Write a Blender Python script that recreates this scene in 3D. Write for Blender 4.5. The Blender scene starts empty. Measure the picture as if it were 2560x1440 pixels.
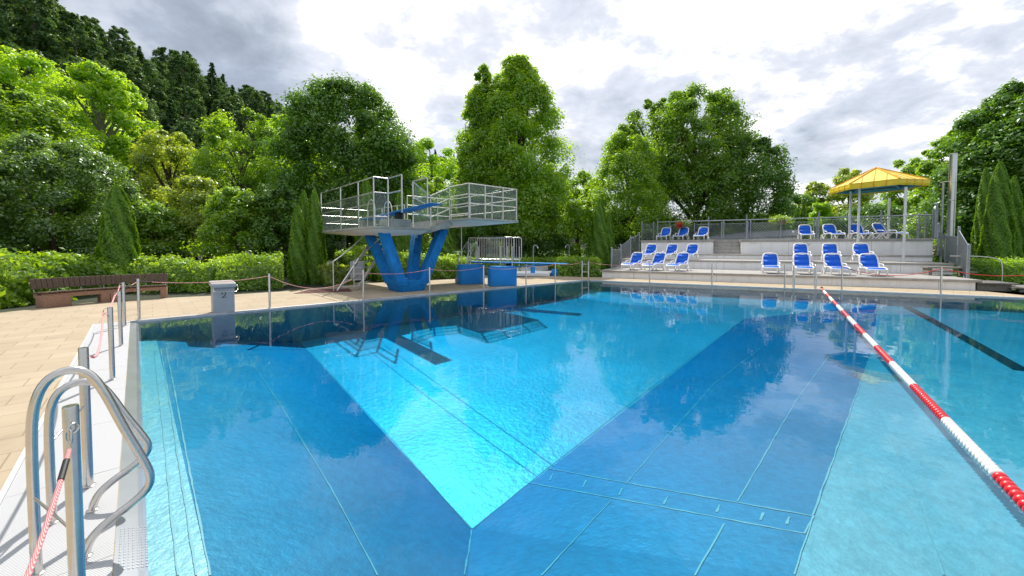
import bpy, bmesh, math, random
import numpy as np
from mathutils import Vector, Matrix, geometry
from mathutils.bvhtree import BVHTree
R = math.radians
random.seed(7)
col = bpy.context.scene.collection
sc = bpy.context.scene

# ------------------------------------------------------------------ camera
F, CX, CY, PITCH, H = 1000.0, 1280.0, 653.0, R(2.0), 1.7
cam_d = bpy.data.cameras.new('camera')
cam = bpy.data.objects.new('camera', cam_d); col.objects.link(cam)
cam.location = (0, 0, H); cam.rotation_euler = (R(90) - PITCH, 0, 0)
cam_d.sensor_width = 36; cam_d.lens = 36 * F / 2560
cam_d.shift_y = -(720 - CY) / 2560
cam_d.clip_start = 0.05; cam_d.clip_end = 3000
sc.camera = cam
sc.render.resolution_x = 1024; sc.render.resolution_y = 576

def ray(px, py):
    a, b = (px - CX) / F, -(py - CY) / F
    return Vector((a, math.cos(PITCH) + b * math.sin(PITCH), b * math.cos(PITCH) - math.sin(PITCH)))
def P(px, py, z=0.0):
    d = ray(px, py); t = (z - H) / d.z
    return Vector((d.x * t, d.y * t, z))
def D(px, py, Y):
    d = ray(px, py); t = Y / d.y
    return Vector((d.x * t, Y, H + d.z * t))

# ------------------------------------------------------------------ light
SUN_AZ, SUN_EL = R(-13), R(50)      # azimuth from +Y, positive to the right
w = bpy.data.worlds.new('World'); sc.world = w; w.use_nodes = True
wt = w.node_tree; wt.nodes.clear()
def wn(t, **k):
    n = wt.nodes.new(t)
    for a, b in k.items(): setattr(n, a, b)
    return n
def wmath(op, a, b=None, c=None, clamp=False):
    n = wn('ShaderNodeMath', operation=op); n.use_clamp = clamp
    for i, s in enumerate((a, b, c)):
        if s is None: continue
        if isinstance(s, (int, float)): n.inputs[i].default_value = s
        else: wt.links.new(s, n.inputs[i])
    return n.outputs[0]
out = wn('ShaderNodeOutputWorld')
sky = wn('ShaderNodeTexSky', sky_type='NISHITA', sun_disc=False)
sky.sun_elevation = SUN_EL; sky.sun_rotation = SUN_AZ
bg1 = wn('ShaderNodeBackground'); bg1.inputs[1].default_value = 0.12
wt.links.new(sky.outputs[0], bg1.inputs[0])
tc = wn('ShaderNodeTexCoord')
nrm = wn('ShaderNodeVectorMath', operation='NORMALIZE'); wt.links.new(tc.outputs['Generated'], nrm.inputs[0])
sep = wn('ShaderNodeSeparateXYZ'); wt.links.new(nrm.outputs[0], sep.inputs[0])
# cloud layer: project the direction on a plane overhead so that the clouds flatten towards the horizon
zz = wmath('ADD', wmath('MAXIMUM', sep.outputs[2], 0.0), 0.28)
cmb = wn('ShaderNodeCombineXYZ')
wt.links.new(wmath('DIVIDE', sep.outputs[0], zz), cmb.inputs[0])
wt.links.new(wmath('DIVIDE', sep.outputs[1], zz), cmb.inputs[1])
def wnoise(scale, detail, rough, off=(0, 0, 0), dist=0.0):
    mp = wn('ShaderNodeMapping'); mp.inputs['Location'].default_value = off
    wt.links.new(cmb.outputs[0], mp.inputs[0])
    n = wn('ShaderNodeTexNoise'); n.inputs['Scale'].default_value = scale
    n.inputs['Detail'].default_value = detail; n.inputs['Roughness'].default_value = rough
    n.inputs['Distortion'].default_value = dist
    wt.links.new(mp.outputs[0], n.inputs['Vector']); return n.outputs['Fac']
n1 = wnoise(1.5, 8, 0.58, (3.1, 1.7, 0), 0.35)
n2 = wnoise(4.2, 7, 0.6, (7.3, 2.2, 0), 0.2)
def blob(px, py, r, wgt):
    d = ray(px, py).normalized()
    vm = wn('ShaderNodeVectorMath', operation='DISTANCE'); vm.inputs[1].default_value = d
    wt.links.new(nrm.outputs[0], vm.inputs[0])
    x = wmath('DIVIDE', vm.outputs['Value'], r)
    g = wmath('POWER', 2.718, wmath('MULTIPLY', wmath('MULTIPLY', x, x), -1.0))
    return wmath('MULTIPLY', g, wgt)
n3 = wnoise(11.0, 6, 0.62, (2.3, 5.2, 0), 0.3)
dark = wmath('MULTIPLY', wmath('SUBTRACT', n1, 0.5), 1.55)
dark = wmath('ADD', dark, wmath('MULTIPLY', wmath('SUBTRACT', n2, 0.5), 1.25))
dark = wmath('ADD', dark, wmath('MULTIPLY', wmath('SUBTRACT', n3, 0.5), 0.7))
for b in [(520, 110, .20, .30), (330, 20, .2, .14), (690, 190, .12, .16), (780, 30, .10, -.2), (1020, 110, .10, -.16), (1000, 90, .05, .22), (1120, 280, .06, .14), (950, 300, .1, -.18), (860, 80, .1, -.2),
          (1590, 160, .10, .34), (1650, 60, .12, -.30), (1900, 150, .2, -.12), (1500, 130, .07, -.2), (2200, 90, .3, -.10), (2010, 365, .05, .26), (1960, 300, .05, -.12), (2200, 200, .07, .12),
          (1460, 320, .05, .1), (1300, 60, .12, .02), (2500, 200, .25, -.07), (1100, -700, .6, -.30), (1500, -500, .25, .2)]:
    dark = wmath('ADD', dark, blob(*b))
dark = wmath('ADD', dark, 0.27)
ramp = wn('ShaderNodeValToRGB'); wt.links.new(dark, ramp.inputs[0])
cr = ramp.color_ramp
cr.elements[0].position = 0.0; cr.elements[0].color = (1.25, 1.25, 1.26, 1)
cr.elements[1].position = 0.95; cr.elements[1].color = (.30, .34, .41, 1)
for p_, c_ in ((.04, (.95, .96, .99, 1)), (.12, (.79, .81, .88, 1)), (.27, (.68, .71, .79, 1)), (.48, (.54, .585, .66, 1)), (.65, (.40, .45, .53, 1))):
    e = cr.elements.new(p_); e.color = c_
bg2 = wn('ShaderNodeBackground'); bg2.inputs[1].default_value = 0.86
wt.links.new(ramp.outputs[0], bg2.inputs[0])
cov = wmath('ADD', wmath('MULTIPLY', wnoise(2.3, 5, .55, (1.2, 8.8, 0)), .5), 0.62, clamp=True)
mixw = wn('ShaderNodeMixShader'); wt.links.new(cov, mixw.inputs[0])
wt.links.new(bg1.outputs[0], mixw.inputs[1]); wt.links.new(bg2.outputs[0], mixw.inputs[2])
wt.links.new(mixw.outputs[0], out.inputs[0])

sun_d = bpy.data.lights.new('sun', 'SUN'); sun_d.energy = 4.2; sun_d.angle = R(0.6); sun_d.color = (1, .95, .87)
sun = bpy.data.objects.new('sun', sun_d); col.objects.link(sun)
sdir = Vector((math.sin(SUN_AZ) * math.cos(SUN_EL), math.cos(SUN_AZ) * math.cos(SUN_EL), math.sin(SUN_EL)))
sun.rotation_euler = sdir.to_track_quat('Z', 'Y').to_euler()
sun.location = sdir * 60
sc.view_settings.view_transform = 'Standard'; sc.view_settings.look = 'None'
sc.view_settings.exposure = 0.38; sc.view_settings.gamma = 1
sc.cycles.max_bounces = 10; sc.cycles.transparent_max_bounces = 24
sc.cycles.caustics_reflective = False; sc.cycles.caustics_refractive = False
sc.cycles.sample_clamp_indirect = 6

# ------------------------------------------------------------------ materials
MATS = {}
def newmat(name):
    m = bpy.data.materials.new(name); m.use_nodes = True; MATS[name] = m
    return m, m.node_tree, m.node_tree.nodes['Principled BSDF']
def lk(nt, a, b): nt.links.new(a, b)
def objco(nt, scale=(1, 1, 1), rot=(0, 0, 0), world=False):
    if world:
        src = nt.nodes.new('ShaderNodeNewGeometry').outputs['Position']
    else:
        src = nt.nodes.new('ShaderNodeTexCoord').outputs['Object']
    mp = nt.nodes.new('ShaderNodeMapping'); mp.inputs['Scale'].default_value = scale
    mp.inputs['Rotation'].default_value = rot
    lk(nt, src, mp.inputs[0]); return mp.outputs[0]
def noise(nt, vec, scale, detail=4, rough=.55):
    n = nt.nodes.new('ShaderNodeTexNoise'); n.inputs['Scale'].default_value = scale
    n.inputs['Detail'].default_value = detail; n.inputs['Roughness'].default_value = rough
    lk(nt, vec, n.inputs['Vector']); return n.outputs['Fac']
def rampn(nt, fac, stops):
    r = nt.nodes.new('ShaderNodeValToRGB'); lk(nt, fac, r.inputs[0])
    e = r.color_ramp.elements
    e[0].position = stops[0][0]; e[0].color = (*stops[0][1], 1)
    e[1].position = stops[-1][0]; e[1].color = (*stops[-1][1], 1)
    for p, c in stops[1:-1]:
        x = e.new(p); x.color = (*c, 1)
    return r.outputs[0]
def bump(nt, b, h, strength=.3, dist=.02):
    n = nt.nodes.new('ShaderNodeBump'); n.inputs['Strength'].default_value = strength
    n.inputs['Distance'].default_value = dist
    lk(nt, h, n.inputs['Height']); lk(nt, n.outputs[0], b.inputs['Normal'])
def mat(name, c, rough=.5, metal=0.0, var=.12, scale=6, bmp=.15, spec=.5, bscale=None, stretch=(1, 1, 1), world=False, coat=0):
    m, nt, b = newmat(name)
    v = objco(nt, stretch, world=world)
    n = noise(nt, v, scale, 5)
    lo = tuple(max(0, x * (1 - var)) for x in c); hi = tuple(min(1, x * (1 + var)) for x in c)
    lk(nt, rampn(nt, n, [(.3, lo), (.7, hi)]), b.inputs['Base Color'])
    b.inputs['Roughness'].default_value = rough; b.inputs['Metallic'].default_value = metal
    b.inputs['Specular IOR Level'].default_value = spec
    b.inputs['Coat Weight'].default_value = coat
    if bmp: bump(nt, b, noise(nt, v, bscale or scale * 8, 4), bmp, .01)
    return m
mat('steel', (.62, .60, .57), .24, 1.0, .06, 3, .04, stretch=(1, 1, 6))
mat('rim_steel', (.36, .39, .43), .30, 1.0, .08, 2, .03)
mat('dull_steel', (.42, .44, .46), .42, .85, .1, 4, .05)
mat('rail_steel', (.66, .64, .61), .32, .9, .06, 3, .03)
mat('galvanised', (.30, .33, .37), .5, .35, .15, 12, .08)
mat('white_steel', (.70, .71, .72), .45, 0, .05, 3, .05)
mat('chimney_steel', (.60, .60, .60), .28, 1, .08, 1.5, .05, stretch=(1, 1, .4))
mat('blue_concrete', (.006, .20, .56), .62, 0, .22, 1.6, .25, .25, 50)
def m_streak():
    m, nt, b = MATS['blue_concrete'], MATS['blue_concrete'].node_tree, MATS['blue_concrete'].node_tree.nodes['Principled BSDF']
    src = b.inputs['Base Color'].links[0].from_socket
    st = rampn(nt, noise(nt, objco(nt, (6, 6, .35), world=True), 1.5, 6, .7), [(.32, (.62, .66, .70)), (.5, (1, 1, 1)), (.72, (1.15, 1.12, 1.08))])
    mq = nt.nodes.new('ShaderNodeMix'); mq.data_type = 'RGBA'; mq.blend_type = 'MULTIPLY'; mq.inputs[0].default_value = 1
    lk(nt, src, mq.inputs[6]); lk(nt, st, mq.inputs[7]); lk(nt, mq.outputs[2], b.inputs['Base Color'])
m_streak()
mat('blue_block', (.018, .26, .70), .55, 0, .1, 2, .2, .3, 40)
mat('blue_board', (.012, .25, .68), .5, 0, .08, 5, .1, .3)
mat('slab_white', (.94, .95, .95), .7, 0, .06, 2, .15)
mat('slab_edge', (.36, .37, .34), .8, 0, .22, 3, .3)
mat('concrete_grey', (.36, .35, .32), .85, 0, .2, 5, .35)
mat('concrete_cap', (.36, .345, .32), .85, 0, .16, 3, .25, world=True)
mat('block_grey', (.42, .44, .46), .5, 0, .08, 4, .1)
mat('black_rubber', (.015, .015, .017), .6, 0, .2, 8, .1)
mat('plastic_white', (.82, .82, .80), .38, 0, .03, 6, .04)
mat('sling_blue', (.015, .14, .70), .6, 0, .05, 60, .2, .25)
mat('sling_blue_dark', (.012, .05, .30), .6, 0, .05, 60, .2, .25)
mat('column_white', (.72, .73, .72), .5, 0, .07, 4, .1)
mat('teal_wood', (.10, .33, .38), .6, 0, .15, 4, .1)
mat('bench_wood', (.105, .065, .042), .6, 0, .35, 5, .3, stretch=(2, 2, 14))
mat('bench_stone', (.30, .175, .12), .85, 0, .4, 45, .4, bscale=90)
mat('mat_red', (.13, .045, .04), .9, 0, .2, 20, .3)
mat('float_red', (.70, .01, .02), .35, 0, .08, 9, .05, coat=.3)
mat('float_white', (.82, .82, .80), .38, 0, .05, 9, .05, coat=.2)
mat('rope_red', (.65, .02, .02), .7, 0, .1, 30, .1)
mat('bark', (.10, .075, .055), .95, 0, .4, 6, .6, .1, 20, stretch=(3, 3, .8))
mat('bark_pale', (.22, .20, .16), .95, 0, .35, 6, .6, .1, 20, stretch=(3, 3, .8))
mat('terrace_wood', (.20, .19, .165), .8, 0, .25, 6, .3)
mat('black_paint', (.01, .01, .012), .5, 0, .1, 6, 0)
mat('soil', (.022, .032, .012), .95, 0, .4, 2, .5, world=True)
mat('flower_red', (.75, .02, .03), .6, 0, .2, 9, 0)
mat('flower_pink', (.80, .35, .40), .6, 0, .2, 9, 0)
mat('flower_white', (.80, .78, .74), .6, 0, .1, 9, 0)
mat('roof_sheet', (.26, .28, .30), .6, .1, .12, 2, .2)
mat('lane_black', (.012, .02, .025), .5, 0, .1, 6, 0)
mat('weld_line', (.46, .50, .51), .5, 0, .05, 6, 0)

def m_leaf(name, a, b_, trans=.58, gloss=.35):
    m, nt, b = newmat(name); nt.nodes.remove(b)
    at = nt.nodes.new('ShaderNodeAttribute'); at.attribute_name = 'tone'
    c = rampn(nt, at.outputs['Fac'], [(0, a), (1, b_)])
    df = nt.nodes.new('ShaderNodeBsdfDiffuse'); lk(nt, c, df.inputs[0])
    tr = nt.nodes.new('ShaderNodeBsdfTranslucent')
    mx = nt.nodes.new('ShaderNodeMix'); mx.data_type = 'RGBA'; mx.blend_type = 'MULTIPLY'; mx.inputs[0].default_value = 1
    lk(nt, c, mx.inputs[6]); mx.inputs[7].default_value = (2.45, 2.05, .7, 1); mx.clamp_result = True
    lk(nt, mx.outputs[2], tr.inputs[0])
    m1 = nt.nodes.new('ShaderNodeMixShader'); m1.inputs[0].default_value = trans
    lk(nt, df.outputs[0], m1.inputs[1]); lk(nt, tr.outputs[0], m1.inputs[2])
    gl = nt.nodes.new('ShaderNodeBsdfGlossy'); gl.inputs['Roughness'].default_value = .42; gl.inputs[0].default_value = (.8, .85, .8, 1)
    m2 = nt.nodes.new('ShaderNodeMixShader'); m2.inputs[0].default_value = .07 * gloss / .35
    lk(nt, m1.outputs[0], m2.inputs[1]); lk(nt, gl.outputs[0], m2.inputs[2])
    lk(nt, m2.outputs[0], nt.nodes['Material Output'].inputs[0]); return m
m_leaf('leaf_lime', (.17, .34, .02), (.36, .58, .035))
m_leaf('leaf_mid', (0.120, 0.252, 0.018), (0.261, 0.447, 0.029))
m_leaf('leaf_fresh', (0.138, 0.291, 0.024), (0.297, 0.485, 0.034))
m_leaf('leaf_ash', (0.086, 0.194, 0.019), (0.184, 0.349, 0.029))
m_leaf('leaf_dark', (0.059, 0.165, 0.019), (0.135, 0.291, 0.029), .42)
m_leaf('leaf_olive', (0.162, 0.252, 0.039), (0.343, 0.466, 0.078))
m_leaf('leaf_gloss', (0.070, 0.176, 0.035), (0.180, 0.330, 0.057), .5, .55)
m_leaf('leaf_hill', (.052, .120, .045), (.115, .225, .07), .3, .2)
m_leaf('leaf_spruce', (.035, .095, .045), (.08, .165, .06), .2, .2)
m_leaf('leaf_thuja', (.08, .20, .014), (.20, .38, .024), .3, .2)
m_leaf('leaf_hedge', (0.130, 0.263, 0.017), (0.310, 0.493, 0.035), .45)

# paving
def m_pave():
    m, nt, b = newmat('paving')
    v = objco(nt, (1, 1, 1), (0, 0, -math.atan2(.67, .742)), world=True)
    br = nt.nodes.new('ShaderNodeTexBrick'); lk(nt, v, br.inputs[0])
    br.inputs['Scale'].default_value = 1; br.inputs['Brick Width'].default_value = .60; br.inputs['Row Height'].default_value = .40
    br.inputs['Mortar Size'].default_value = .007; br.inputs['Mortar Smooth'].default_value = .2
    br.inputs['Color1'].default_value = (.415, .34, .24, 1); br.inputs['Color2'].default_value = (.46, .385, .275, 1)
    br.inputs['Mortar'].default_value = (.29, .235, .165, 1); br.inputs['Bias'].default_value = -.1
    n = noise(nt, v, 1.3, 6, .6)
    mx = nt.nodes.new('ShaderNodeMix'); mx.data_type = 'RGBA'; mx.blend_type = 'MULTIPLY'; mx.inputs[0].default_value = 1
    lk(nt, br.outputs[0], mx.inputs[6]); lk(nt, rampn(nt, n, [(.25, (.72, .70, .67)), (.42, (.95, .94, .93)), (.7, (1.06, 1.05, 1.03))]), mx.inputs[7])
    n2 = noise(nt, v, 150, 3)
    mx2 = nt.nodes.new('ShaderNodeMix'); mx2.data_type = 'RGBA'; mx2.blend_type = 'MULTIPLY'; mx2.inputs[0].default_value = 1
    lk(nt, mx.outputs[2], mx2.inputs[6]); lk(nt, rampn(nt, n2, [(.3, (.9, .9, .9)), (.7, (1.06, 1.06, 1.06))]), mx2.inputs[7])
    lk(nt, mx2.outputs[2], b.inputs['Base Color']); b.inputs['Roughness'].default_value = .85
    b.inputs['Specular IOR Level'].default_value = .25
    bump(nt, b, n2, .2, .003)
m_pave()
def m_grate():
    m, nt, b = newmat('grate_white')
    v = objco(nt, (1, 1, 1), (0, 0, -math.atan2(.67, .742)), world=True)
    wv = nt.nodes.new('ShaderNodeTexWave'); wv.wave_type = 'BANDS'; wv.bands_direction = 'Y'; wv.wave_profile = 'SIN'
    wv.inputs['Scale'].default_value = 20; lk(nt, v, wv.inputs[0])
    lk(nt, rampn(nt, wv.outputs['Fac'], [(.15, (.30, .31, .32)), (.5, (.60, .61, .62))]), b.inputs['Base Color'])
    b.inputs['Roughness'].default_value = .5
    bump(nt, b, wv.outputs['Fac'], .6, .006)
m_grate()
def m_grass():
    m, nt, b = newmat('lawn')
    v = objco(nt, world=True)
    c = rampn(nt, noise(nt, v, .6, 6), [(.3, (.035, .085, .012)), (.7, (.08, .17, .02))])
    lk(nt, c, b.inputs['Base Color']); b.inputs['Roughness'].default_value = .9
    bump(nt, b, noise(nt, v, 30, 4), .8, .05)
m_grass()
def m_basin(name='basin_steel', k=(.50, .54, .56), metal=.45, rough=.45, bs=.36):
    m, nt, b = newmat(name)
    v = objco(nt, world=True)
    n = noise(nt, v, .7, 5); n3 = noise(nt, v, 9, 4, .65)
    mx = nt.nodes.new('ShaderNodeMix'); mx.data_type = 'FLOAT'; mx.inputs[0].default_value = .5
    lk(nt, n, mx.inputs[2]); lk(nt, n3, mx.inputs[3])
    lk(nt, rampn(nt, mx.outputs[0], [(.40, tuple(.86 * x for x in k)), (.60, tuple(1.12 * x for x in k))]), b.inputs['Base Color'])
    b.inputs['Metallic'].default_value = metal; b.inputs['Roughness'].default_value = rough
    bump(nt, b, noise(nt, v, 13, 3, .6), bs, .04)
m_basin(metal=.2, rough=.45); m_basin('shaded_slope_steel', (.025, .215, .345), .2, .5, .2)  # slopes' weaker sun reflection and deep-water blue put into this darker base colour
def m_water():
    m, nt, b = newmat('pool_water'); nt.nodes.remove(b)
    v = objco(nt, world=True)
    v2 = objco(nt, (1.0, 1.0, 1), (0, 0, R(25)), world=True)
    a = noise(nt, v, 5.0, 3, .5); c = noise(nt, v2, 1.1, 2, .5)
    ad = nt.nodes.new('ShaderNodeMath'); ad.operation = 'MULTIPLY_ADD'; lk(nt, c, ad.inputs[0]); ad.inputs[1].default_value = 4.5; lk(nt, a, ad.inputs[2])
    bp = nt.nodes.new('ShaderNodeBump'); bp.inputs['Strength'].default_value = .5; bp.inputs['Distance'].default_value = .0017
    lk(nt, ad.outputs[0], bp.inputs['Height'])
    fr = nt.nodes.new('ShaderNodeFresnel'); fr.inputs[0].default_value = 1.333; lk(nt, bp.outputs[0], fr.inputs['Normal'])
    gl = nt.nodes.new('ShaderNodeBsdfGlossy'); gl.inputs['Roughness'].default_value = .0; lk(nt, bp.outputs[0], gl.inputs['Normal'])
    tr = nt.nodes.new('ShaderNodeBsdfTransparent')
    mx = nt.nodes.new('ShaderNodeMixShader'); lk(nt, fr.outputs[0], mx.inputs[0]); lk(nt, tr.outputs[0], mx.inputs[1]); lk(nt, gl.outputs[0], mx.inputs[2])
    ab = nt.nodes.new('ShaderNodeVolumeAbsorption'); ab.inputs[0].default_value = (0.0, .80, .955, 1); ab.inputs[1].default_value = .72
    o = nt.nodes['Material Output']; lk(nt, mx.outputs[0], o.inputs[0]); lk(nt, ab.outputs[0], o.inputs[1])
m_water()
def m_glass():
    m, nt, b = newmat('rail_glass'); nt.nodes.remove(b)
    tr = nt.nodes.new('ShaderNodeBsdfTransparent'); tr.inputs[0].default_value = (.93, .96, .95, 1)
    gl = nt.nodes.new('ShaderNodeBsdfGlossy'); gl.inputs['Roughness'].default_value = .02
    df = nt.nodes.new('ShaderNodeBsdfDiffuse'); df.inputs[0].default_value = (.5, .56, .55, 1)
    lw = nt.nodes.new('ShaderNodeLayerWeight'); lw.inputs[0].default_value = .5
    pw = nt.nodes.new('ShaderNodeMath'); pw.operation = 'POWER'; lk(nt, lw.outputs['Facing'], pw.inputs[0]); pw.inputs[1].default_value = 4
    fr = nt.nodes.new('ShaderNodeMath'); fr.operation = 'MULTIPLY_ADD'; lk(nt, pw.outputs[0], fr.inputs[0]); fr.inputs[1].default_value = .35; fr.inputs[2].default_value = .03
    m1 = nt.nodes.new('ShaderNodeMixShader'); m1.inputs[0].default_value = .07
    lk(nt, tr.outputs[0], m1.inputs[1]); lk(nt, df.outputs[0], m1.inputs[2])
    m2 = nt.nodes.new('ShaderNodeMixShader'); lk(nt, fr.outputs[0], m2.inputs[0]); lk(nt, m1.outputs[0], m2.inputs[1]); lk(nt, gl.outputs[0], m2.inputs[2])
    lk(nt, m2.outputs[0], nt.nodes['Material Output'].inputs[0])
m_glass()
def m_rope():
    m, nt, b = newmat('rope_pink')
    v = objco(nt, world=True)
    wv = nt.nodes.new('ShaderNodeTexWave'); wv.wave_type = 'BANDS'; wv.bands_direction = 'DIAGONAL'
    wv.inputs['Scale'].default_value = 95; lk(nt, v, wv.inputs[0])
    lk(nt, rampn(nt, wv.outputs['Fac'], [(.3, (.72, .18, .19)), (.7, (.80, .48, .46))]), b.inputs['Base Color'])
    b.inputs['Roughness'].default_value = .8; bump(nt, b, wv.outputs['Fac'], .5, .004)
m_rope()
def m_wall():
    m, nt, b = newmat('white_wall')
    v = objco(nt, (1, 1, 2.0), world=True)
    a = noise(nt, v, .8, 8, .7)
    lk(nt, rampn(nt, a, [(.28, (.68, .67, .63)), (.40, (.86, .86, .84)), (.7, (.93, .93, .92))]), b.inputs['Base Color'])
    base_c = b.inputs['Base Color'].links[0].from_socket
    vj = objco(nt, (1, 1, 1), (0, 0, math.atan2(.456, .89)), world=True)
    sx = nt.nodes.new('ShaderNodeSeparateXYZ'); lk(nt, vj, sx.inputs[0])
    fx = nt.nodes.new('ShaderNodeMath'); fx.operation = 'PINGPONG'; lk(nt, sx.outputs[0], fx.inputs[0]); fx.inputs[1].default_value = 2.0
    jl = rampn(nt, fx.outputs[0], [(0, (.60, .59, .57)), (.008, (.65, .64, .62)), (.014, (1, 1, 1))])
    st = rampn(nt, noise(nt, objco(nt, (5, 5, .5), world=True), 1.2, 5, .7), [(.32, (.86, .85, .82)), (.5, (1, 1, 1))])
    for q in (jl, st):
        mq = nt.nodes.new('ShaderNodeMix'); mq.data_type = 'RGBA'; mq.blend_type = 'MULTIPLY'; mq.inputs[0].default_value = 1
        lk(nt, base_c, mq.inputs[6]); lk(nt, q, mq.inputs[7]); base_c = mq.outputs[2]
    lk(nt, base_c, b.inputs['Base Color'])
    b.inputs['Roughness'].default_value = .75; bump(nt, b, noise(nt, v, 18, 5), .3, .01)
m_wall()
def m_roof():
    m, nt, b = newmat('yellow_sheet')
    v = objco(nt)
    a = noise(nt, v, 1.1, 6, .65)
    lk(nt, rampn(nt, a, [(.32, (.70, .48, .05)), (.5, (.82, .66, .10)), (.75, (.86, .74, .20))]), b.inputs['Base Color'])
    b.inputs['Roughness'].default_value = .5
m_roof()
mat('orange_trim', (.74, .38, .03), .5, 0, .2, 4, .05)
mat('yellow_trim', (.80, .60, .03), .45, 0, .12, 3, .05)

# ------------------------------------------------------------------ mesh helpers
OFF = {}
class MB:
    def __init__(s): s.v = []; s.f = []
    def add(s, vs, fs):
        b = len(s.v); s.v += [tuple(x) for x in vs]; s.f += [tuple(i + b for i in f) for f in fs]; return s
    def obox(s, c, ax, ay, az):
        c, ax, ay, az = Vector(c), Vector(ax), Vector(ay), Vector(az)
        vs = [c + ax * i + ay * j + az * k for k in (-1, 1) for j in (-1, 1) for i in (-1, 1)]
        return s.add(vs, [(0, 2, 3, 1), (4, 5, 7, 6), (0, 1, 5, 4), (2, 6, 7, 3), (0, 4, 6, 2), (1, 3, 7, 5)])
    def box(s, c, sz, rz=0.0):
        ca, sa = math.cos(rz), math.sin(rz)
        return s.obox(c, Vector((ca, sa, 0)) * sz[0] / 2, Vector((-sa, ca, 0)) * sz[1] / 2, Vector((0, 0, sz[2] / 2)))
    def beam(s, a, b, w, h, up=(0, 0, 1)):
        a, b = Vector(a), Vector(b); d = b - a
        side = d.cross(Vector(up))
        if side.length < 1e-6: side = d.cross(Vector((1, 0, 0)))
        side.normalize(); u = side.cross(d).normalized()
        return s.obox((a + b) / 2, d / 2, side * w / 2, u * h / 2)
    def frust(s, q0, q1):
        n = len(q0)
        return s.add(list(q0) + list(q1), [tuple(reversed(range(n))), tuple(range(n, 2 * n))] +
                     [(i, (i + 1) % n, n + (i + 1) % n, n + i) for i in range(n)])
    def prism(s, poly, z0, z1):
        return s.frust([(p[0], p[1], z0) for p in poly], [(p[0], p[1], z1) for p in poly])
    def tube(s, pts, r, n=8, closed=False):
        pts = [Vector(p) for p in pts]; m = len(pts)
        rs = r if isinstance(r, (list, tuple)) else [r] * m
        up = None; rings = []
        for i, p in enumerate(pts):
            if closed: t = pts[(i + 1) % m] - pts[i - 1]
            else: t = pts[min(i + 1, m - 1)] - pts[max(i - 1, 0)]
            t.normalize()
            if up is None:
                up = Vector((0, 0, 1)) if abs(t.z) < .9 else Vector((1, 0, 0))
            up = (up - t * up.dot(t)).normalized(); sd = t.cross(up)
            rings.append([p + (up * math.cos(2 * math.pi * k / n) + sd * math.sin(2 * math.pi * k / n)) * rs[i] for k in range(n)])
        vs = [q for r_ in rings for q in r_]; fs = []
        for i in range(m if closed else m - 1):
            j = (i + 1) % m
            for k in range(n):
                fs.append((i * n + k, i * n + (k + 1) % n, j * n + (k + 1) % n, j * n + k))
        if not closed: fs += [tuple(reversed(range(n))), tuple(range((m - 1) * n, m * n))]
        return s.add(vs, fs)
    def lathe(s, prof, c=(0, 0, 0), n=16, ph=0):
        vs = [(c[0] + r * math.cos(ph + 2 * math.pi * k / n), c[1] + r * math.sin(ph + 2 * math.pi * k / n), c[2] + z) for r, z in prof for k in range(n)]
        fs = [(i * n + k, i * n + (k + 1) % n, (i + 1) * n + (k + 1) % n, (i + 1) * n + k) for i in range(len(prof) - 1) for k in range(n)]
        fs += [tuple(reversed(range(n))), tuple(range((len(prof) - 1) * n, len(prof) * n))]
        return s.add(vs, fs)
    def poly(s, pts): return s.add(pts, [tuple(range(len(pts)))])
    def build(s, name, m, parent=None, smooth=None, bevel=0, kind=None, seg=2):
        me = bpy.data.meshes.new(name)
        off = OFF.get(parent.name, Vector()) if parent else Vector()
        me.from_pydata([(x - off[0], y - off[1], z - off[2]) for x, y, z in s.v], [], s.f); me.validate()
        bm = bmesh.new(); bm.from_mesh(me)
        bmesh.ops.recalc_face_normals(bm, faces=bm.faces)
        if bevel: bmesh.ops.bevel(bm, geom=[e for e in bm.edges if len(e.link_faces) == 2 and e.calc_face_angle(0) > .5], offset=bevel, segments=seg, profile=.5, affect='EDGES', clamp_overlap=True)
        bm.to_mesh(me); bm.free()
        me.materials.append(MATS[m])
        if smooth is None: smooth = 35
        if smooth:
            me.polygons.foreach_set('use_smooth', [True] * len(me.polygons))
            me.set_sharp_from_angle(angle=R(smooth))
        o = bpy.data.objects.new(name, me); col.objects.link(o)
        if parent: o.parent = parent; OFF[o.name] = off
        if kind: o['kind'] = kind
        return o
def tag(o, label, cat, group=None):
    o['label'] = label; o['category'] = cat
    if group: o['group'] = group
    return o
def thing(name, label, cat, loc=(0, 0, 0), group=None):
    o = bpy.data.objects.new(name, None); col.objects.link(o)
    o.location = loc; o.empty_display_size = .2; OFF[o.name] = Vector(loc)
    return tag(o, label, cat, group)
def copy_tree(src, loc, rz, label, group=None, scale=None):
    def cp(o, par):
        c = o.copy(); col.objects.link(c)
        if par: c.parent = par
        for ch in o.children: cp(ch, c)
        return c
    r = cp(src, None); r.location = loc; r.rotation_euler = (0, 0, rz)
    if scale is not None: r.scale = scale
    r['label'] = label
    if group: r['group'] = group
    return r
def arc(c, r, a0, a1, n, ux, uz):
    c, ux, uz = Vector(c), Vector(ux), Vector(uz)
    return [c + ux * r * math.cos(a0 + (a1 - a0) * i / n) + uz * r * math.sin(a0 + (a1 - a0) * i / n) for i in range(n + 1)]
def smooth_path(pts, it=2, closed=False):
    pts = [Vector(p) for p in pts]
    for _ in range(it):
        q = []; m = len(pts)
        if not closed: q.append(pts[0])
        for i in range(m if closed else m - 1):
            a, b = pts[i], pts[(i + 1) % m]
            q += [a * .75 + b * .25, a * .25 + b * .75]
        if not closed: q.append(pts[-1])
        pts = q
    return pts

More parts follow.
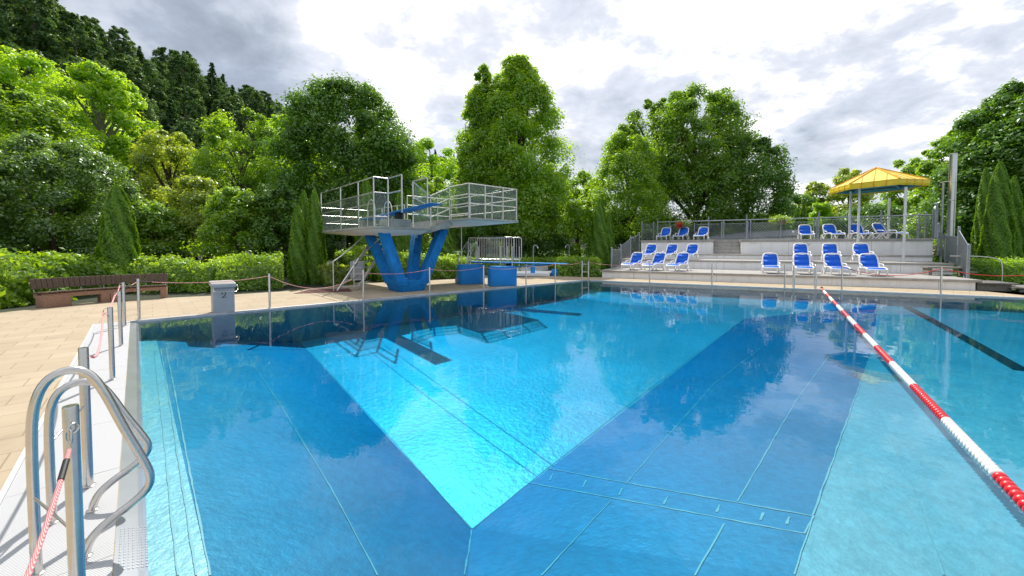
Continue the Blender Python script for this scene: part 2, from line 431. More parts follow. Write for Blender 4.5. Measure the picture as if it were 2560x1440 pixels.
# ------------------------------------------------------------------ pool geometry
AB = P(326, 804); A2 = P(283, 1440)
PU = (A2 - AB).normalized(); PV = Vector((-PU.y, PU.x, 0))
AE = AB + PU * 24
BC = P(1464, 700); C2 = P(2560, 744)
PC = (C2 - BC).normalized(); PN = Vector((-PC.y, PC.x, 0))
R1 = BC + PC * 34; R2 = Vector((R1.x, -9, 0))
POOL = [AB, AE, R2, R1, BC]
WZ = -.035
def fill(name, outer, holes, z, m, kind='structure'):
    polys = [[Vector((p[0], p[1], 0)) for p in outer]] + [[Vector((p[0], p[1], 0)) for p in h] for h in holes]
    tri = geometry.tessellate_polygon(polys); flat = [p for q in polys for p in q]
    b = MB(); b.add([(p.x, p.y, z) for p in flat], tri)
    o = b.build(name, m, kind=kind, smooth=0)
    me = o.data
    bm = bmesh.new(); bm.from_mesh(me)
    for f in bm.faces:
        if f.normal.z < 0: f.normal_flip()
    bm.to_mesh(me); bm.free(); return o
fill('ground', [(-600, -300), (700, -300), (700, 900), (-600, 900)], [POOL], -.03, 'lawn')
deck_out = [(-22, -12), (50, -12), (50, -4)] + [P(2700, 752), P(2448, 727), P(1503, 693), P(1470, 693), P(1380, 690), P(1260, 694), P(1130, 698), P(960, 706), P(905, 709), P(700, 729), P(560, 738), P(430, 744), P(217, 757), P(90, 772), P(-40, 786), P(-260, 815)]
fill('deck', deck_out, [POOL], 0, 'paving')

# basin
K = P(1180, 1320, -1.5); F1 = P(742, 848, -1.0); F3 = P(1440, 745, -.78); F2 = P(1860, 797, -.75); F4 = P(2195, 765, -.5)
G1 = P(1986, 1440, -.7); G2 = P(2178, 882, -.7); L1 = P(525, 1440, -.45); L2 = P(415, 872, -.45)
def along(a, b, t): return a + (b - a) * t
vL = (L1 - AB).dot(PV)
def UVz(u, v, z): return AB + PU * u + PV * v + Vector((0, 0, z))
uH = (P(1160, 1440, -1.15) - AB).dot(PU) + 2.1
Hh = UVz(uH, vL, -.55)
ABi = UVz(.02, .02, 0)
RIM = .135
Lc = UVz(.25, vL, -.45)       # ledge corner next to the far edge
bas = MB()
def face(*p): bas.poly([tuple(q) for q in p])
# far edge wall (under B)
def onB(p, d=.02):           # foot of p on the line AB-BC, d inside
    t = (p - AB).dot((BC - AB).normalized()); q = AB + (BC - AB).normalized() * t
    nb = Vector(((BC - AB).normalized().y, -(BC - AB).normalized().x, 0))
    return Vector((q.x, q.y, 0)) + nb * d
def dn(p, z): return Vector((p.x, p.y, z))
F1b = dn(onB(F1, .03), -1.02); F3b = dn(onB(F3, .03), -.80)
Lb = dn(onB(Lc, .03), -.45); ABt = dn(onB(UVz(0, .02, 0), .03), 0)
BCt = Vector((BC.x, BC.y, 0)) - PN * .03
face(dn(ABt, -.005), dn(Lb, -.005), Lb, dn(ABt, -.45))
face(dn(Lb, -.005), dn(F1b, -.005), F1b, Lb)
face(dn(F1b, -.005), dn(F3b, -.005), F3b, F1b)
face(dn(F3b, -.005), dn(BCt, -.005), dn(BCt, -.5), F3b)
# floor, slopes
face(F1b, F3b, F3)
slp = MB()
def patch(p00, p10, p11, p01, n=10):
    for i in range(n):
        for j in range(n):
            q = lambda a, c: along(along(p00, p10, a / n), along(p01, p11, a / n), c / n)
            slp.add([q(i, j), q(i + 1, j), q(i + 1, j + 1), q(i, j + 1)], [(0, 1, 2, 3)])
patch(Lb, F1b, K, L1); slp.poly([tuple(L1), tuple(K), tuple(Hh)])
C0 = dn(BCt, -.5); C1 = Vector((F4.x, F4.y, 0)); C1 = dn(BC + PC * (C1 - BC).dot(PC) - PN * .03, -.45); CR = dn(R1 - PN * .03, -.45)
face(F3b, C0, F3); face(F3, C0, C1, F4, F2)
dfl = MB(); _s = slp; slp = dfl; patch(K, F1b, F3, F2, 12); slp = _s
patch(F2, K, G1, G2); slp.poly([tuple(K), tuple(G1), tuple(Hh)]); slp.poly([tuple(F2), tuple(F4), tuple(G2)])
face(dn(BCt, -.005), dn(C1, -.005), C1, C0); face(dn(C1, -.005), dn(CR, -.005), CR, C1)
R2b = dn(R2, -.9); AEb = UVz(24, vL, -.6)
face(Hh, G1, R2b, AEb); face(G1, G2, R2b); face(G2, F4, R2b); face(F4, C1, CR, R2b)
face(dn(R2, 0), dn(AE, 0), AEb, R2b); face(dn(R1, 0), dn(R2, 0), R2b, CR)
# ledge and wall of the near edge
r0, r1 = UVz(0, RIM, -.05), UVz(24, RIM, -.05)
face(r0, r1, dn(r1, -.42), dn(r0, -.42)); face(dn(r0, -.42), dn(r1, -.42), AEb, Hh, L1, Lc)
face(dn(r0, -.42), Lc, Lb, dn(ABt, -.45))
ob = bas.build('pool_basin', 'basin_steel', kind='structure', smooth=0)
OFF[ob.name] = Vector()
slo = slp.build('sloping_floor', 'shaded_slope_steel', parent=ob, smooth=30)
dfl.build('deep_floor', 'basin_steel', parent=ob, smooth=30)
bas.add(slp.v, slp.f); bas.add(dfl.v, dfl.f)
bvh = BVHTree.FromPolygons([Vector(v) for v in bas.v], bas.f)
def cast(px, py):
    d = ray(px, py).normalized(); h = bvh.ray_cast(Vector((0, 0, H)), d)
    return h[0], h[1]
def strip(name, pix, wd, m='weld_line', lift=.006):
    b = MB(); pts = []
    for (x0, y0), (x1, y1) in zip(pix, pix[1:]):
        n = max(2, int(math.hypot(x1 - x0, y1 - y0) / 30))
        pts += [(x0 + (x1 - x0) * i / n, y0 + (y1 - y0) * i / n) for i in range(n)]
    pts.append(pix[-1]); q = []
    for x, y in pts:
        h, nn = cast(x, y)
        if h is None: continue
        if nn.dot(ray(x, y)) > 0: nn = -nn
        q.append((h + nn * lift, nn))
    if m == 'weld_line' and len(q) > 2:
        q2 = []
        for (a, na), (c, nc) in zip(q, q[1:]):
            nn_ = max(1, min(40, int((c - a).length / .12)))
            for k in range(nn_):
                ph = (a + (c - a) * k / nn_); wob = .22 * wd * (math.sin(ph.x * 9 + ph.y * 7) + .8 * math.sin(ph.x * 23 - ph.y * 17))
                sd_ = (c - a).cross(na).normalized(); q2.append((ph + sd_ * wob, na))
        q = q2 + [q[-1]]
    for (a, na), (c, nc) in zip(q, q[1:]):
        if (c - a).length > 2.5: continue
        sd = (c - a).cross(na + nc)
        if sd.length < 1e-6: continue
        sd = sd.normalized() * wd / 2 * (1 + (.3 * math.sin(a.x * 31 + a.y * 19) if m == 'weld_line' else 0))
        b.add([a - sd, a + sd, c + sd, c - sd], [(0, 1, 2, 3)])
    return b.build(name, m, parent=ob, smooth=0)
OFF[ob.name] = Vector()
seams = [[(944, 1440), (826, 1219), (698, 1008), (615, 885)], [(1354, 1440), (1529, 1251)], [(1567, 1206), (1784, 961), (1901, 871)],
         [(1737, 1440), (1811, 1310)], [(1845, 1254), (1986, 1009), (2071, 892)], [(2361, 1440), (2285, 1230), (2164, 962)]]
for s_ in seams: strip('weld_seam', s_, .012)
for s_ in [[(1176, 1322), (985, 1105), (775, 880)], [(1182, 1322), (1370, 1170), (1600, 990), (1858, 799)], [(1862, 797), (2190, 765)], [(1445, 746), (1860, 797)], [(1986, 1438), (2034, 1286), (2178, 882)], [(1180, 1325), (1160, 1438)]]:
    strip('weld_seam', s_, .015)
for s_ in [[(1370, 1172), (2035, 1292)], [(1318, 1206), (2012, 1335)], [(2035, 1292), (2012, 1335)], [(905, 862), (1070, 993), (1340, 1190)], [(960, 862), (1130, 985), (1385, 1165)]]:
    strip('channel_edge', s_, .016)
for x, y in [(1380, 1192), (1462, 1210), (1552, 1230), (1665, 1252), (1795, 1272), (1905, 1292), (1970, 1302)]:
    strip('nozzle', [(x - 4, y + 9), (x + 4, y - 9)], .02)
strip('channel_edge', [(1500, 757), (1800, 806)], .03)
for s_ in [[(525, 1440), (415, 872)], [(492, 1440), (402, 872)], [(445, 1440), (385, 872)]]: strip('weld_seam', s_, .014)
strip('lane_marking', [(2268, 768), (2420, 850), (2558, 928)], .26, 'lane_black')
# rim of the near edge + grating
b = MB(); b.poly([UVz(0, 0, .0), UVz(24, 0, .0), UVz(24, RIM, -.05), UVz(0, RIM, -.05)])
b.poly([UVz(0, 0, 0), UVz(24, 0, 0), UVz(24, 0, -.1), UVz(0, 0, -.1)])
rim = b.build('pool_rim', 'rim_steel', kind='structure', smooth=0)
b = MB()
u0 = (P(262, 1330) - AB).dot(PU)
for i in range(7):
    for j in range(16):
        c = UVz(u0 + .02 + j * .028, .02 + i * .018, -.0045 - (.02 + i * .018) * .37 + .004)
        b.lathe([(.006, 0), (.004, .004), (.001, .005)], c, 6)
OFF[rim.name] = Vector()
b.build('grip_studs', 'dull_steel', rim)
GW = .56
def slab_strip(name, p, q, off, wd, z0, z1, m, kind='structure'):
    d = (q - p).normalized(); n = Vector((-d.y, d.x, 0)) * (1 if wd > 0 else -1); wd = abs(wd)
    a, c = p + n * off, q + n * off
    b = MB(); b.prism([a, c, c + n * wd, a + n * wd], z0, z1); return b.build(name, m, kind=kind, smooth=0)
b = MB()
t = -.05
while t < 23:
    a, c = AB + PU * t, AB + PU * (t + 1.195)
    b.prism([a - PV * .004, c - PV * .004, c - PV * GW, a - PV * GW], -.02, .012); t += 1.2
b.build('overflow_grating', 'grate_white', kind='structure', smooth=0)
slab_strip('grating_edge', AB, AE, GW + .003, -.03, -.02, .02, 'white_steel')
Bd = (BC - AB).normalized(); Bn = Vector((-Bd.y, Bd.x, 0))
b = MB(); b.prism([AB + Bd * 0 + Bn * .003, BC + Bn * .003, BC + Bn * .14, AB + Bn * .14], -.02, .012)
b.build('overflow_channel', 'grate_white', kind='structure', smooth=0)
b = MB(); b.prism([BC + PN * .003 + PC * .25, R1 + PN * .003, R1 + PN * .10, BC + PN * .10 + PC * .25], -.02, .010)
b.build('overflow_channel', 'white_steel', kind='structure', smooth=0)
b = MB(); wp = [UVz(-.0, .05, 0), UVz(24, .05, 0), R2, R1 + PN * .002, BC]
b.prism(wp, -2.4, WZ); wat = b.build('water', 'pool_water', kind='structure', smooth=0)

# ------------------------------------------------------------------ terrain hill
def ridge_x(y): return -112 + 14 * np.clip((y - 90) / 90, 0, 1) + .75 * np.clip(y - 180, 0, 500)
def hill_z(x, y):
    xr = ridge_x(y); t = np.clip((xr + 66 - x) / 62, 0, 1)
    return 40 * (t * t * (3 - 2 * t)) * np.clip((y + 60) / 60, 0, 1)
xs = np.arange(-260, 260, 5.0); ys = np.arange(-60, 520, 6.0)
X, Y = np.meshgrid(xs, ys); Z = hill_z(X, Y) + .8 * np.sin(X * .11) * np.sin(Y * .07) * (hill_z(X, Y) > 1)
vs = np.stack([X.ravel(), Y.ravel(), Z.ravel() - .12], 1).tolist(); nx = len(xs)
fs = []
for j in range(len(ys) - 1):
    for i in range(nx - 1):
        a = j * nx + i
        if max(Z[j, i], Z[j, i + 1], Z[j + 1, i], Z[j + 1, i + 1]) > .05: fs.append((a, a + 1, a + nx + 1, a + nx))
b = MB(); b.add(vs, fs); b.build('hill', 'soil', kind='structure', smooth=60)
# shaded soil of the planted strip behind the deck
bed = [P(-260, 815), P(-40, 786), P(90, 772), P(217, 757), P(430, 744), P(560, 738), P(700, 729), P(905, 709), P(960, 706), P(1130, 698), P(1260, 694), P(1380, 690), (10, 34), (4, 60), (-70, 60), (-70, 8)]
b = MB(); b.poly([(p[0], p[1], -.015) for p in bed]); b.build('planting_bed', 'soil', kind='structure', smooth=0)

# ------------------------------------------------------------------ foliage
def leaf_mesh(name, pts, nrm_, size, tone, m, extra=None, aspect=.55, rng=None):
    """pts (N,3) leaf centres, nrm_ (N,3) leaf normals, size (N,), tone (N,)"""
    N = len(pts)
    nrm_ = nrm_ / (np.linalg.norm(nrm_, axis=1, keepdims=True) + 1e-9)
    rv = rng.normal(size=(N, 3)); t = np.cross(nrm_, rv); t /= (np.linalg.norm(t, axis=1, keepdims=True) + 1e-9)
    bt = np.cross(nrm_, t)
    L = size[:, None]; W = L * aspect
    a = pts + t * L * .5; c = pts - t * L * .5
    bq = pts + bt * W * .5 + nrm_ * L * .12; d = pts - bt * W * .5 + nrm_ * L * .12
    V = np.stack([a, bq, c, d], 1).reshape(-1, 3)
    nv = 4 * N; ev, ef = ([], []) if extra is None else (extra.v, extra.f)
    me = bpy.data.meshes.new(name)
    allv = np.concatenate([V, np.array(ev).reshape(-1, 3)]) if len(ev) else V
    me.vertices.add(len(allv)); me.vertices.foreach_set('co', allv.astype(np.float32).ravel())
    li = list(range(nv)); ls = list(range(0, nv, 4)); tn = tone.tolist()
    lp = nv
    for f in ef:
        ls.append(lp); lp += len(f); li += [i + nv for i in f]; tn.append(0.05)
    me.loops.add(len(li)); me.loops.foreach_set('vertex_index', li)
    me.polygons.add(len(ls)); me.polygons.foreach_set('loop_start', ls)
    at = me.attributes.new('tone', 'FLOAT', 'FACE'); at.data.foreach_set('value', np.clip(tn, 0, 1).astype(np.float32))
    me.update(calc_edges=True); me.validate(); me.materials.append(MATS[m]); return me
def unit(rng, n):
    v = rng.normal(size=(n, 3)); return v / np.linalg.norm(v, axis=1, keepdims=True)
PROF = {
 'round': lambda h: np.sqrt(np.clip(1 - (2 * h - .92) ** 2 / 1.18, 0.02, 1)),
 'dome': lambda h: np.sqrt(np.clip(1 - (h * 1.0) ** 2.4, .03, 1)) * np.clip(.72 + h * .9, 0, 1),
 'cone': lambda h: np.clip((1 - h) ** .72 + .03, .05, 1) * np.clip(.72 + h * 1.6, 0, 1),
 'egg': lambda h: np.clip(1 - h ** 2.3, .01, 1) ** .85 * np.clip(.80 + h * 1.2, 0, 1),
 'vase': lambda h: np.clip(.42 + .9 * h, 0, 1) * np.sqrt(np.clip(1.06 - (np.clip(h - .35, 0, 1) / .65) ** 2.2, .02, 1)),
 'spruce': lambda h: np.clip((1 - h) ** .9 + .03, .03, 1),
 'tall': lambda h: np.sqrt(np.clip(1 - (2 * h - 1) ** 4, 0.02, 1)) * (1 - .35 * h),
}
def make_tree(name, label, cat, loc, height, rad, c0, prof, leaf, seed, ncl=70, nlf=300, lsize=.28, rc=.26, group=None, bark='bark', flat=.78, depthy=.9, limbs=10, trunk_r=None, droop=0.0, inner=.45):
    if ncl >= 60 and label != 'x': ncl = int(ncl * 1.7); nlf = int(nlf * .62); rc *= .84
    if ncl < 60 and label != 'x': ncl = int(ncl * 1.5); nlf = int(nlf * .8); rc *= 1.1
    if cat == 'tree' and group != 'proto' and label != 'x': nlf = int(nlf * 1.6); lsize *= .78
    rng = np.random.default_rng(seed)
    root = thing(name, label, cat, loc, group)
    Hc = height - c0
    h = rng.uniform(0.02, .97, ncl); R_ = PROF[prof](h)
    ang = np.arange(ncl) * 2.399 + rng.uniform(-.5, .5, ncl)
    rr = rad * R_ * (inner + (.88 - inner) * np.sqrt(rng.uniform(0, 1, ncl)))
    lump = 1 + .13 * np.sin(ang * 2 + seed) + .09 * np.sin(ang * 3 + seed * 2 + h * 5)
    cx, cy, cz = rr * np.cos(ang) * lump, rr * np.sin(ang) * depthy * lump, c0 + h * Hc
    cr_ = rad * rc * rng.uniform(.5, 1.3, ncl) * (.32 + .78 * R_)
    ctone = rng.uniform(.15, .85, ncl)
    idx = np.repeat(np.arange(ncl), nlf); N = len(idx)
    d = unit(rng, N); rad_l = rng.uniform(.2, 1.05, N) ** .6; rad_l = np.where(rng.uniform(0, 1, N) < .06, rng.uniform(1.0, 1.3, N), rad_l)
    lumps = 1 + .25 * np.sin(d[:, 0] * 5 + idx) * np.cos(d[:, 1] * 5 + idx * 2)
    off = d * (rad_l * lumps)[:, None] * cr_[idx][:, None]; off[:, 2] *= flat
    pts = np.stack([cx[idx], cy[idx], cz[idx]], 1) + off
    if droop: pts[:, 2] -= droop * (np.hypot(off[:, 0], off[:, 1]) / cr_[idx]) ** 2 * cr_[idx]
    pts[:, 2] = np.maximum(pts[:, 2], .15)
    nn = d * .7 + unit(rng, N) * .6 + np.array([0, 0, .55])
    tone = ctone[idx] * .6 + rng.uniform(0, .4, N)
    me = leaf_mesh('crown', pts, nn, lsize * rng.uniform(.6, 1.35, N), tone, leaf, rng=rng)
    o = bpy.data.objects.new('crown', me); col.objects.link(o); o.parent = root
    tr = trunk_r or height * .022
    mb = MB(); lean = rng.uniform(-.03, .03, 2) * height; top = c0 + Hc * .72
    tp = [(lean[0] * s_ ** 1.5 + .1 * math.sin(s_ * 5 + seed), lean[1] * s_ ** 1.5, s_ * top) for s_ in np.linspace(0, 1, 8)]
    mb.tube(tp, [tr * (1.25 - .98 * s_) for s_ in np.linspace(0, 1, 8)], 7)
    order = rng.permutation(ncl)[:limbs]
    for k in order:
        zz_ = max(c0 * .55, cz[k] - Hc * .28 - rr[k] * .35); zz_ = min(zz_, top * .95); s_ = zz_ / top
        a = Vector((lean[0] * s_ ** 1.5 + .1 * math.sin(s_ * 5 + seed), lean[1] * s_ ** 1.5, zz_)); e = Vector((cx[k], cy[k], cz[k]))
        m1 = a.lerp(e, .35) + Vector((0, 0, .02 * height)); m2 = a.lerp(e, .7) + Vector((0, 0, .03 * height))
        mb.tube([a, m1, m2, e], [tr * .42 * (1.1 - .6 * s_), tr * .3, tr * .18, tr * .06], 5)
        for _ in range(2):
            e2 = e + Vector(rng.normal(size=3)) * float(cr_[k]) * .8
            mb.tube([m2, (m2 + e2) / 2 + Vector((0, 0, .1)), e2], [tr * .14, tr * .09, tr * .03], 4)
    t_ = MB(); t_.v = [(x + root.location[0], y + root.location[1], z + root.location[2]) for x, y, z in mb.v]; t_.f = mb.f
    t_.build('trunk', bark, root, smooth=60)
    return root
def make_thuja(name, label, loc, height, rad, seed, group=None, leaf='leaf_thuja', n=None, lsize=.085, pw=.46, cat='conifer'):
    rng = np.random.default_rng(seed); root = thing(name, label, cat, loc, group)
    n = n or int(15000 * height * rad)
    def prof(h): return rad * np.clip((1 - h ** 2.5), 0, 1) ** (pw + .2) * np.clip(.82 + h * 1.4, 0, 1)
    core = MB(); NN = 14
    for k, (hh) in enumerate(np.linspace(0, 1, 12)): pass
    core.lathe([(float(max(.01, prof(np.array(hh)) * .82)), float(hh * height * .97)) for hh in np.linspace(0.01, .985, 14)], n=NN)
    h = rng.uniform(0, 1, n) ** 1.15; a = rng.uniform(0, 2 * np.pi, n)
    wob = 1 + .09 * np.sin(a * 3 + h * 6 + seed) + .07 * np.sin(a * 7 + h * 17 + seed) + .05 * np.sin(h * 40 + a * 5)
    r = prof(h) * wob * rng.uniform(.84, 1.05, n)
    pts = np.stack([r * np.cos(a), r * np.sin(a), h * height], 1)
    nn = np.stack([np.cos(a), np.sin(a), .25 + 0 * a], 1) + rng.normal(size=(n, 3)) * .4
    tone = .5 + .25 * np.sin(a * 7 + h * 17 + seed) + rng.uniform(-.3, .3, n)
    me = leaf_mesh('crown', pts, nn, lsize * rng.uniform(.6, 1.4, n), tone, leaf, core, .6, rng)
    o = bpy.data.objects.new('crown', me); col.objects.link(o); o.parent = root
    t_ = MB(); t_.tube([Vector(loc) + Vector((0, 0, -.05)), Vector(loc) + Vector((0, 0, height * .5))], [rad * .14, rad * .05], 7)
    t_.build('trunk', 'bark', root); return root
def make_hedge(name, label, cat, path, width, height, seed, leaf='leaf_hedge', lsize=.11, dens=420, rough=.12, group=None, lump=.18):
    """leafy mass following a path of (x, y); lumpy top"""
    rng = np.random.default_rng(seed); path = [Vector((p[0], p[1], 0)) for p in path]
    base = sum(path, Vector()) / len(path)
    root = thing(name, label, cat, base, group)
    core = MB(); allp = []; alln = []; allt = []
    tot = 0
    for a, c in zip(path, path[1:]):
        a, c = a - base, c - base
        L = (c - a).length; d = (c - a) / L; n = Vector((-d.y, d.x, 0))
        core.obox(((a + c) / 2) + Vector((0, 0, height * .4)), d * L * .5, n * width * .36, Vector((0, 0, height * .4)))
        area = L * (width + 2 * height) + 2 * width * height; N = int(area * dens)
        s_ = rng.uniform(-.02, 1.02, N) * L
        per = rng.uniform(0, 1, N) * (width + 2 * height)
        f1 = per < height; f3 = per > height + width
        tt = np.where(f1, -width / 2, np.where(f3, width / 2, per - height - width / 2))
        zz_ = np.where(f1, per, np.where(f3, height * 2 + width - per, height))
        gs = s_ + tot
        top = 1 + lump * (np.sin(gs * 1.3 + seed) * .5 + np.sin(gs * 3.1 + seed * 2 + tt * 2) * .35 + np.sin(gs * 7.3 + tt * 3) * .2)
        zz_ = zz_ * top * rng.uniform(.93, 1.04, N)
        k = 1 - .35 * np.clip(zz_ / height, 0, 1) ** 4 * (lump > .1)
        tt = tt * k * (1 + rough * np.sin(gs * 4 + zz_ * 5) + rough * np.sin(gs * 9 + zz_ * 11 + seed)) + rng.normal(size=N) * rough * .55
        tn = np.where(f1, -1., np.where(f3, 1., 0.)); zn = np.where(f1 | f3, .35, 1.)
        dv, nv = np.array(d), np.array(n)
        p = np.array(a)[None] + s_[:, None] * dv[None] + tt[:, None] * nv[None]; p[:, 2] = np.maximum(zz_ + rng.normal(size=N) * rough * .55 * (1 + (rng.uniform(0, 1, N) < .06) * 1.6), .02)
        nn = tn[:, None] * nv[None] + zn[:, None] * np.array([[0, 0, 1.]]) + rng.normal(size=(N, 3)) * .6
        allp.append(p); alln.append(nn); allt.append(.5 + .3 * np.sin(gs * 2.2 + seed) + rng.uniform(-.3, .3, N)); tot += L
    p = np.concatenate(allp); n = len(p)
    me = leaf_mesh('foliage', p, np.concatenate(alln), lsize * rng.uniform(.6, 1.5, n), np.concatenate(allt), leaf, core, .5, rng)
    o = bpy.data.objects.new('foliage', me); col.objects.link(o); o.parent = root
    return root

# ---- big trees: px, top y, depth, half width px, crown-bottom z, ...
def T(px, ty, Yd, hw, c0, prof, leaf, seed, label, name='tree', **k):
    top = D(px, ty, Yd); rad = hw / F * Yd
    g0 = 0.0
    hz = float(hill_z(np.array([top.x]), np.array([Yd]))[0])
    z0 = hz - .2 if hz > .3 else -.03
    return make_tree(name, label, 'tree', (top.x, Yd, z0), top.z - z0, rad, c0, prof, leaf, seed, **k)
T(65, 130, 42, 130, 6, 'round', 'leaf_lime', 11, 'bright yellow-green tree below the dark hillside at the far left edge', 'ash_tree', ncl=70, nlf=280, lsize=.42)
T(250, 160, 38, 112, 9, 'dome', 'leaf_lime', 12, 'tall lime-green tree with forked pale trunk, standing free below the hill', 'ash_tree', ncl=80, nlf=280, lsize=.36, bark='bark_pale', limbs=26, inner=.3, rc=.22)
T(55, 235, 31, 150, 4, 'round', 'leaf_mid', 13, 'fresh green tree in front of the yellow-green one at the left edge', 'ash_tree', ncl=80, nlf=300, lsize=.32)
T(120, 345, 22, 190, .8, 'dome', 'leaf_gloss', 14, 'broad near tree with shiny grey-green leaves reaching the ground above the bench', 'broadleaf_tree', ncl=130, nlf=330, lsize=.19, rc=.2)
T(-110, 330, 19, 160, .8, 'dome', 'leaf_gloss', 15, 'shiny-leaved tree cut by the left edge of the picture', 'broadleaf_tree', ncl=70, nlf=260, lsize=.2, rc=.22)
T(420, 330, 34, 115, 4, 'dome', 'leaf_olive', 16, 'pale olive-green tree with dark crooked limbs, left of the middle green tree', 'willow_tree', ncl=70, nlf=230, lsize=.26, limbs=26, inner=.3, rc=.22)
T(600, 272, 34, 118, 3, 'round', 'leaf_mid', 17, 'mid-green open tree with fine twigs, left of the dark maple', 'ash_tree', ncl=90, nlf=240, lsize=.26, limbs=20, rc=.22)
T(715, 285, 44, 70, 6, 'round', 'leaf_lime', 18, 'yellow-green crown peeping between the open tree and the dark maple', 'ash_tree', ncl=45, nlf=220, lsize=.38)
T(870, 212, 33, 160, 3.2, 'round', 'leaf_dark', 19, 'large dark green maple behind the diving tower', 'maple_tree', ncl=150, nlf=360, lsize=.30, rc=.27)
T(1075, 350, 44, 75, 4, 'round', 'leaf_lime', 20, 'lighter yellow-green tree between the dark maple and the pointed tall tree', 'ash_tree', ncl=50, nlf=220, lsize=.36)
T(1292, 135, 36, 142, 3.0, 'egg', 'leaf_fresh', 21, 'tall pointed tree with layered yellowish sprays behind the platform railing', 'lime_tree', ncl=190, nlf=300, lsize=.30, rc=.27, droop=.3, limbs=24, inner=.35)
T(1205, 155, 36.5, 82, 3.5, 'egg', 'leaf_fresh', 22, 'slimmer pointed tree grown together with the left of the tallest tree', 'lime_tree', ncl=90, nlf=260, lsize=.30, rc=.32, droop=.3)
T(1445, 430, 48, 60, 3, 'round', 'leaf_mid', 23, 'small distant green tree in the gap right of the tallest tree', 'ash_tree', ncl=36, nlf=180, lsize=.38)
T(1568, 305, 37, 122, 2.0, 'egg', 'leaf_mid', 24, 'fresh green pointed tree in front of the big rounded ash, above the dark conifer', 'maple_tree', ncl=100, nlf=300, lsize=.27, rc=.26)
T(1745, 222, 42, 172, 7, 'dome', 'leaf_ash', 25, 'big rounded ash with open branching, tallest tree above the terrace', 'ash_tree', ncl=130, nlf=240, lsize=.32, rc=.19, limbs=40, inner=.25)
T(1640, 245, 43, 105, 6, 'dome', 'leaf_ash', 26, 'left crown of the pair of open ash trees above the terrace', 'ash_tree', ncl=60, nlf=220, lsize=.32, rc=.22, limbs=22)
T(1872, 345, 38, 98, 1.5, 'round', 'leaf_dark', 27, 'dark green tree at the right foot of the big rounded ash', 'maple_tree', ncl=80, nlf=280, lsize=.28)
T(1745, 400, 39, 130, 1.5, 'round', 'leaf_ash', 28, 'low dark tree below the big rounded ash', 'maple_tree', ncl=70, nlf=280, lsize=.28)
T(1975, 475, 55, 55, 2, 'round', 'leaf_dark', 29, 'low dark distant tree right of the big ash group', 'tree', ncl=36, nlf=160, lsize=.45)
T(2040, 455, 62, 48, 4, 'dome', 'leaf_olive', 30, 'distant grey-green tree with open crown left of the gazebo', 'willow_tree', ncl=40, nlf=120, lsize=.45, inner=.3)
T(2125, 420, 58, 58, 3, 'dome', 'leaf_olive', 31, 'distant tree rising behind the left half of the yellow roof', 'willow_tree', ncl=44, nlf=150, lsize=.42, inner=.3)
T(2052, 508, 46, 36, .6, 'round', 'leaf_lime', 32, 'ball-shaped bright green tree left of the gazebo', 'globe_tree', ncl=40, nlf=220, lsize=.26, rc=.34)
T(2280, 395, 46, 62, 3, 'round', 'leaf_mid', 33, 'light green tree behind the right half of the yellow roof', 'ash_tree', ncl=50, nlf=220, lsize=.34)
T(2190, 520, 44, 90, 1, 'round', 'leaf_dark', 34, 'low dark tree seen under the yellow roof', 'tree', ncl=50, nlf=240, lsize=.32)
T(2390, 320, 32, 95, 1.5, 'dome', 'leaf_mid', 35, 'broad tree behind the steel chimney', 'chestnut_tree', ncl=90, nlf=260, lsize=.30, rc=.24)
T(2560, 200, 26, 185, 1.5, 'dome', 'leaf_dark', 36, 'huge dark green chestnut tree at the right edge', 'chestnut_tree', ncl=170, nlf=320, lsize=.30, rc=.19, droop=.3)
# understory of lower bushy trees behind the hedges
us = [(-60, 520, 25, 110, 'leaf_dark', 'dark bushy tree at the left edge under the shiny-leaved tree'),
      (190, 500, 24, 80, 'leaf_mid', 'green bushy tree just left of the large single conifer'), (375, 500, 24, 75, 'leaf_mid', 'green bushy tree just right of the large single conifer'),
      (480, 445, 26, 95, 'leaf_olive', 'olive bushy tree below the crooked pale tree'), (590, 470, 23, 80, 'leaf_mid', 'leafy green bushy tree behind the long hedge'),
      (690, 455, 24, 70, 'leaf_dark', 'dark bushy tree left of the conifer pair'), (800, 480, 31, 85, 'leaf_dark', 'dark bushy tree low behind the maple'),
      (960, 470, 32, 90, 'leaf_dark', 'dark bushy tree behind the springboard railing'), (1080, 440, 33, 75, 'leaf_mid', 'green bushy tree behind the stair of the diving tower'),
      (1200, 500, 36, 80, 'leaf_dark', 'dark bushy tree under the tallest tree'), (1340, 500, 36, 80, 'leaf_dark', 'dark bushy tree behind the low diving board'),
      (1450, 500, 37, 60, 'leaf_mid', 'green bushy tree left of the conifer beside the terrace'), (1560, 520, 38, 75, 'leaf_dark', 'dark bushy tree behind the left terrace fence'),
      (1680, 545, 44, 80, 'leaf_dark', 'dark bushy tree behind the red and white flower basket'), (1800, 520, 45, 80, 'leaf_dark', 'dark bushy tree behind the terrace gate fence'),
      (1920, 535, 48, 80, 'leaf_dark', 'dark bushy tree behind the green flower basket'), (2330, 520, 38, 60, 'leaf_mid', 'green bushy tree left of the steel chimney')]
for i, (px, ty, Yd, hw, lf, lb) in enumerate(us):
    T(px, ty, Yd, hw, .3, 'dome', lf, 60 + i, lb, 'bushy_tree', ncl=46, nlf=260, lsize=.22, rc=.3, group='bushy trees of the understory')

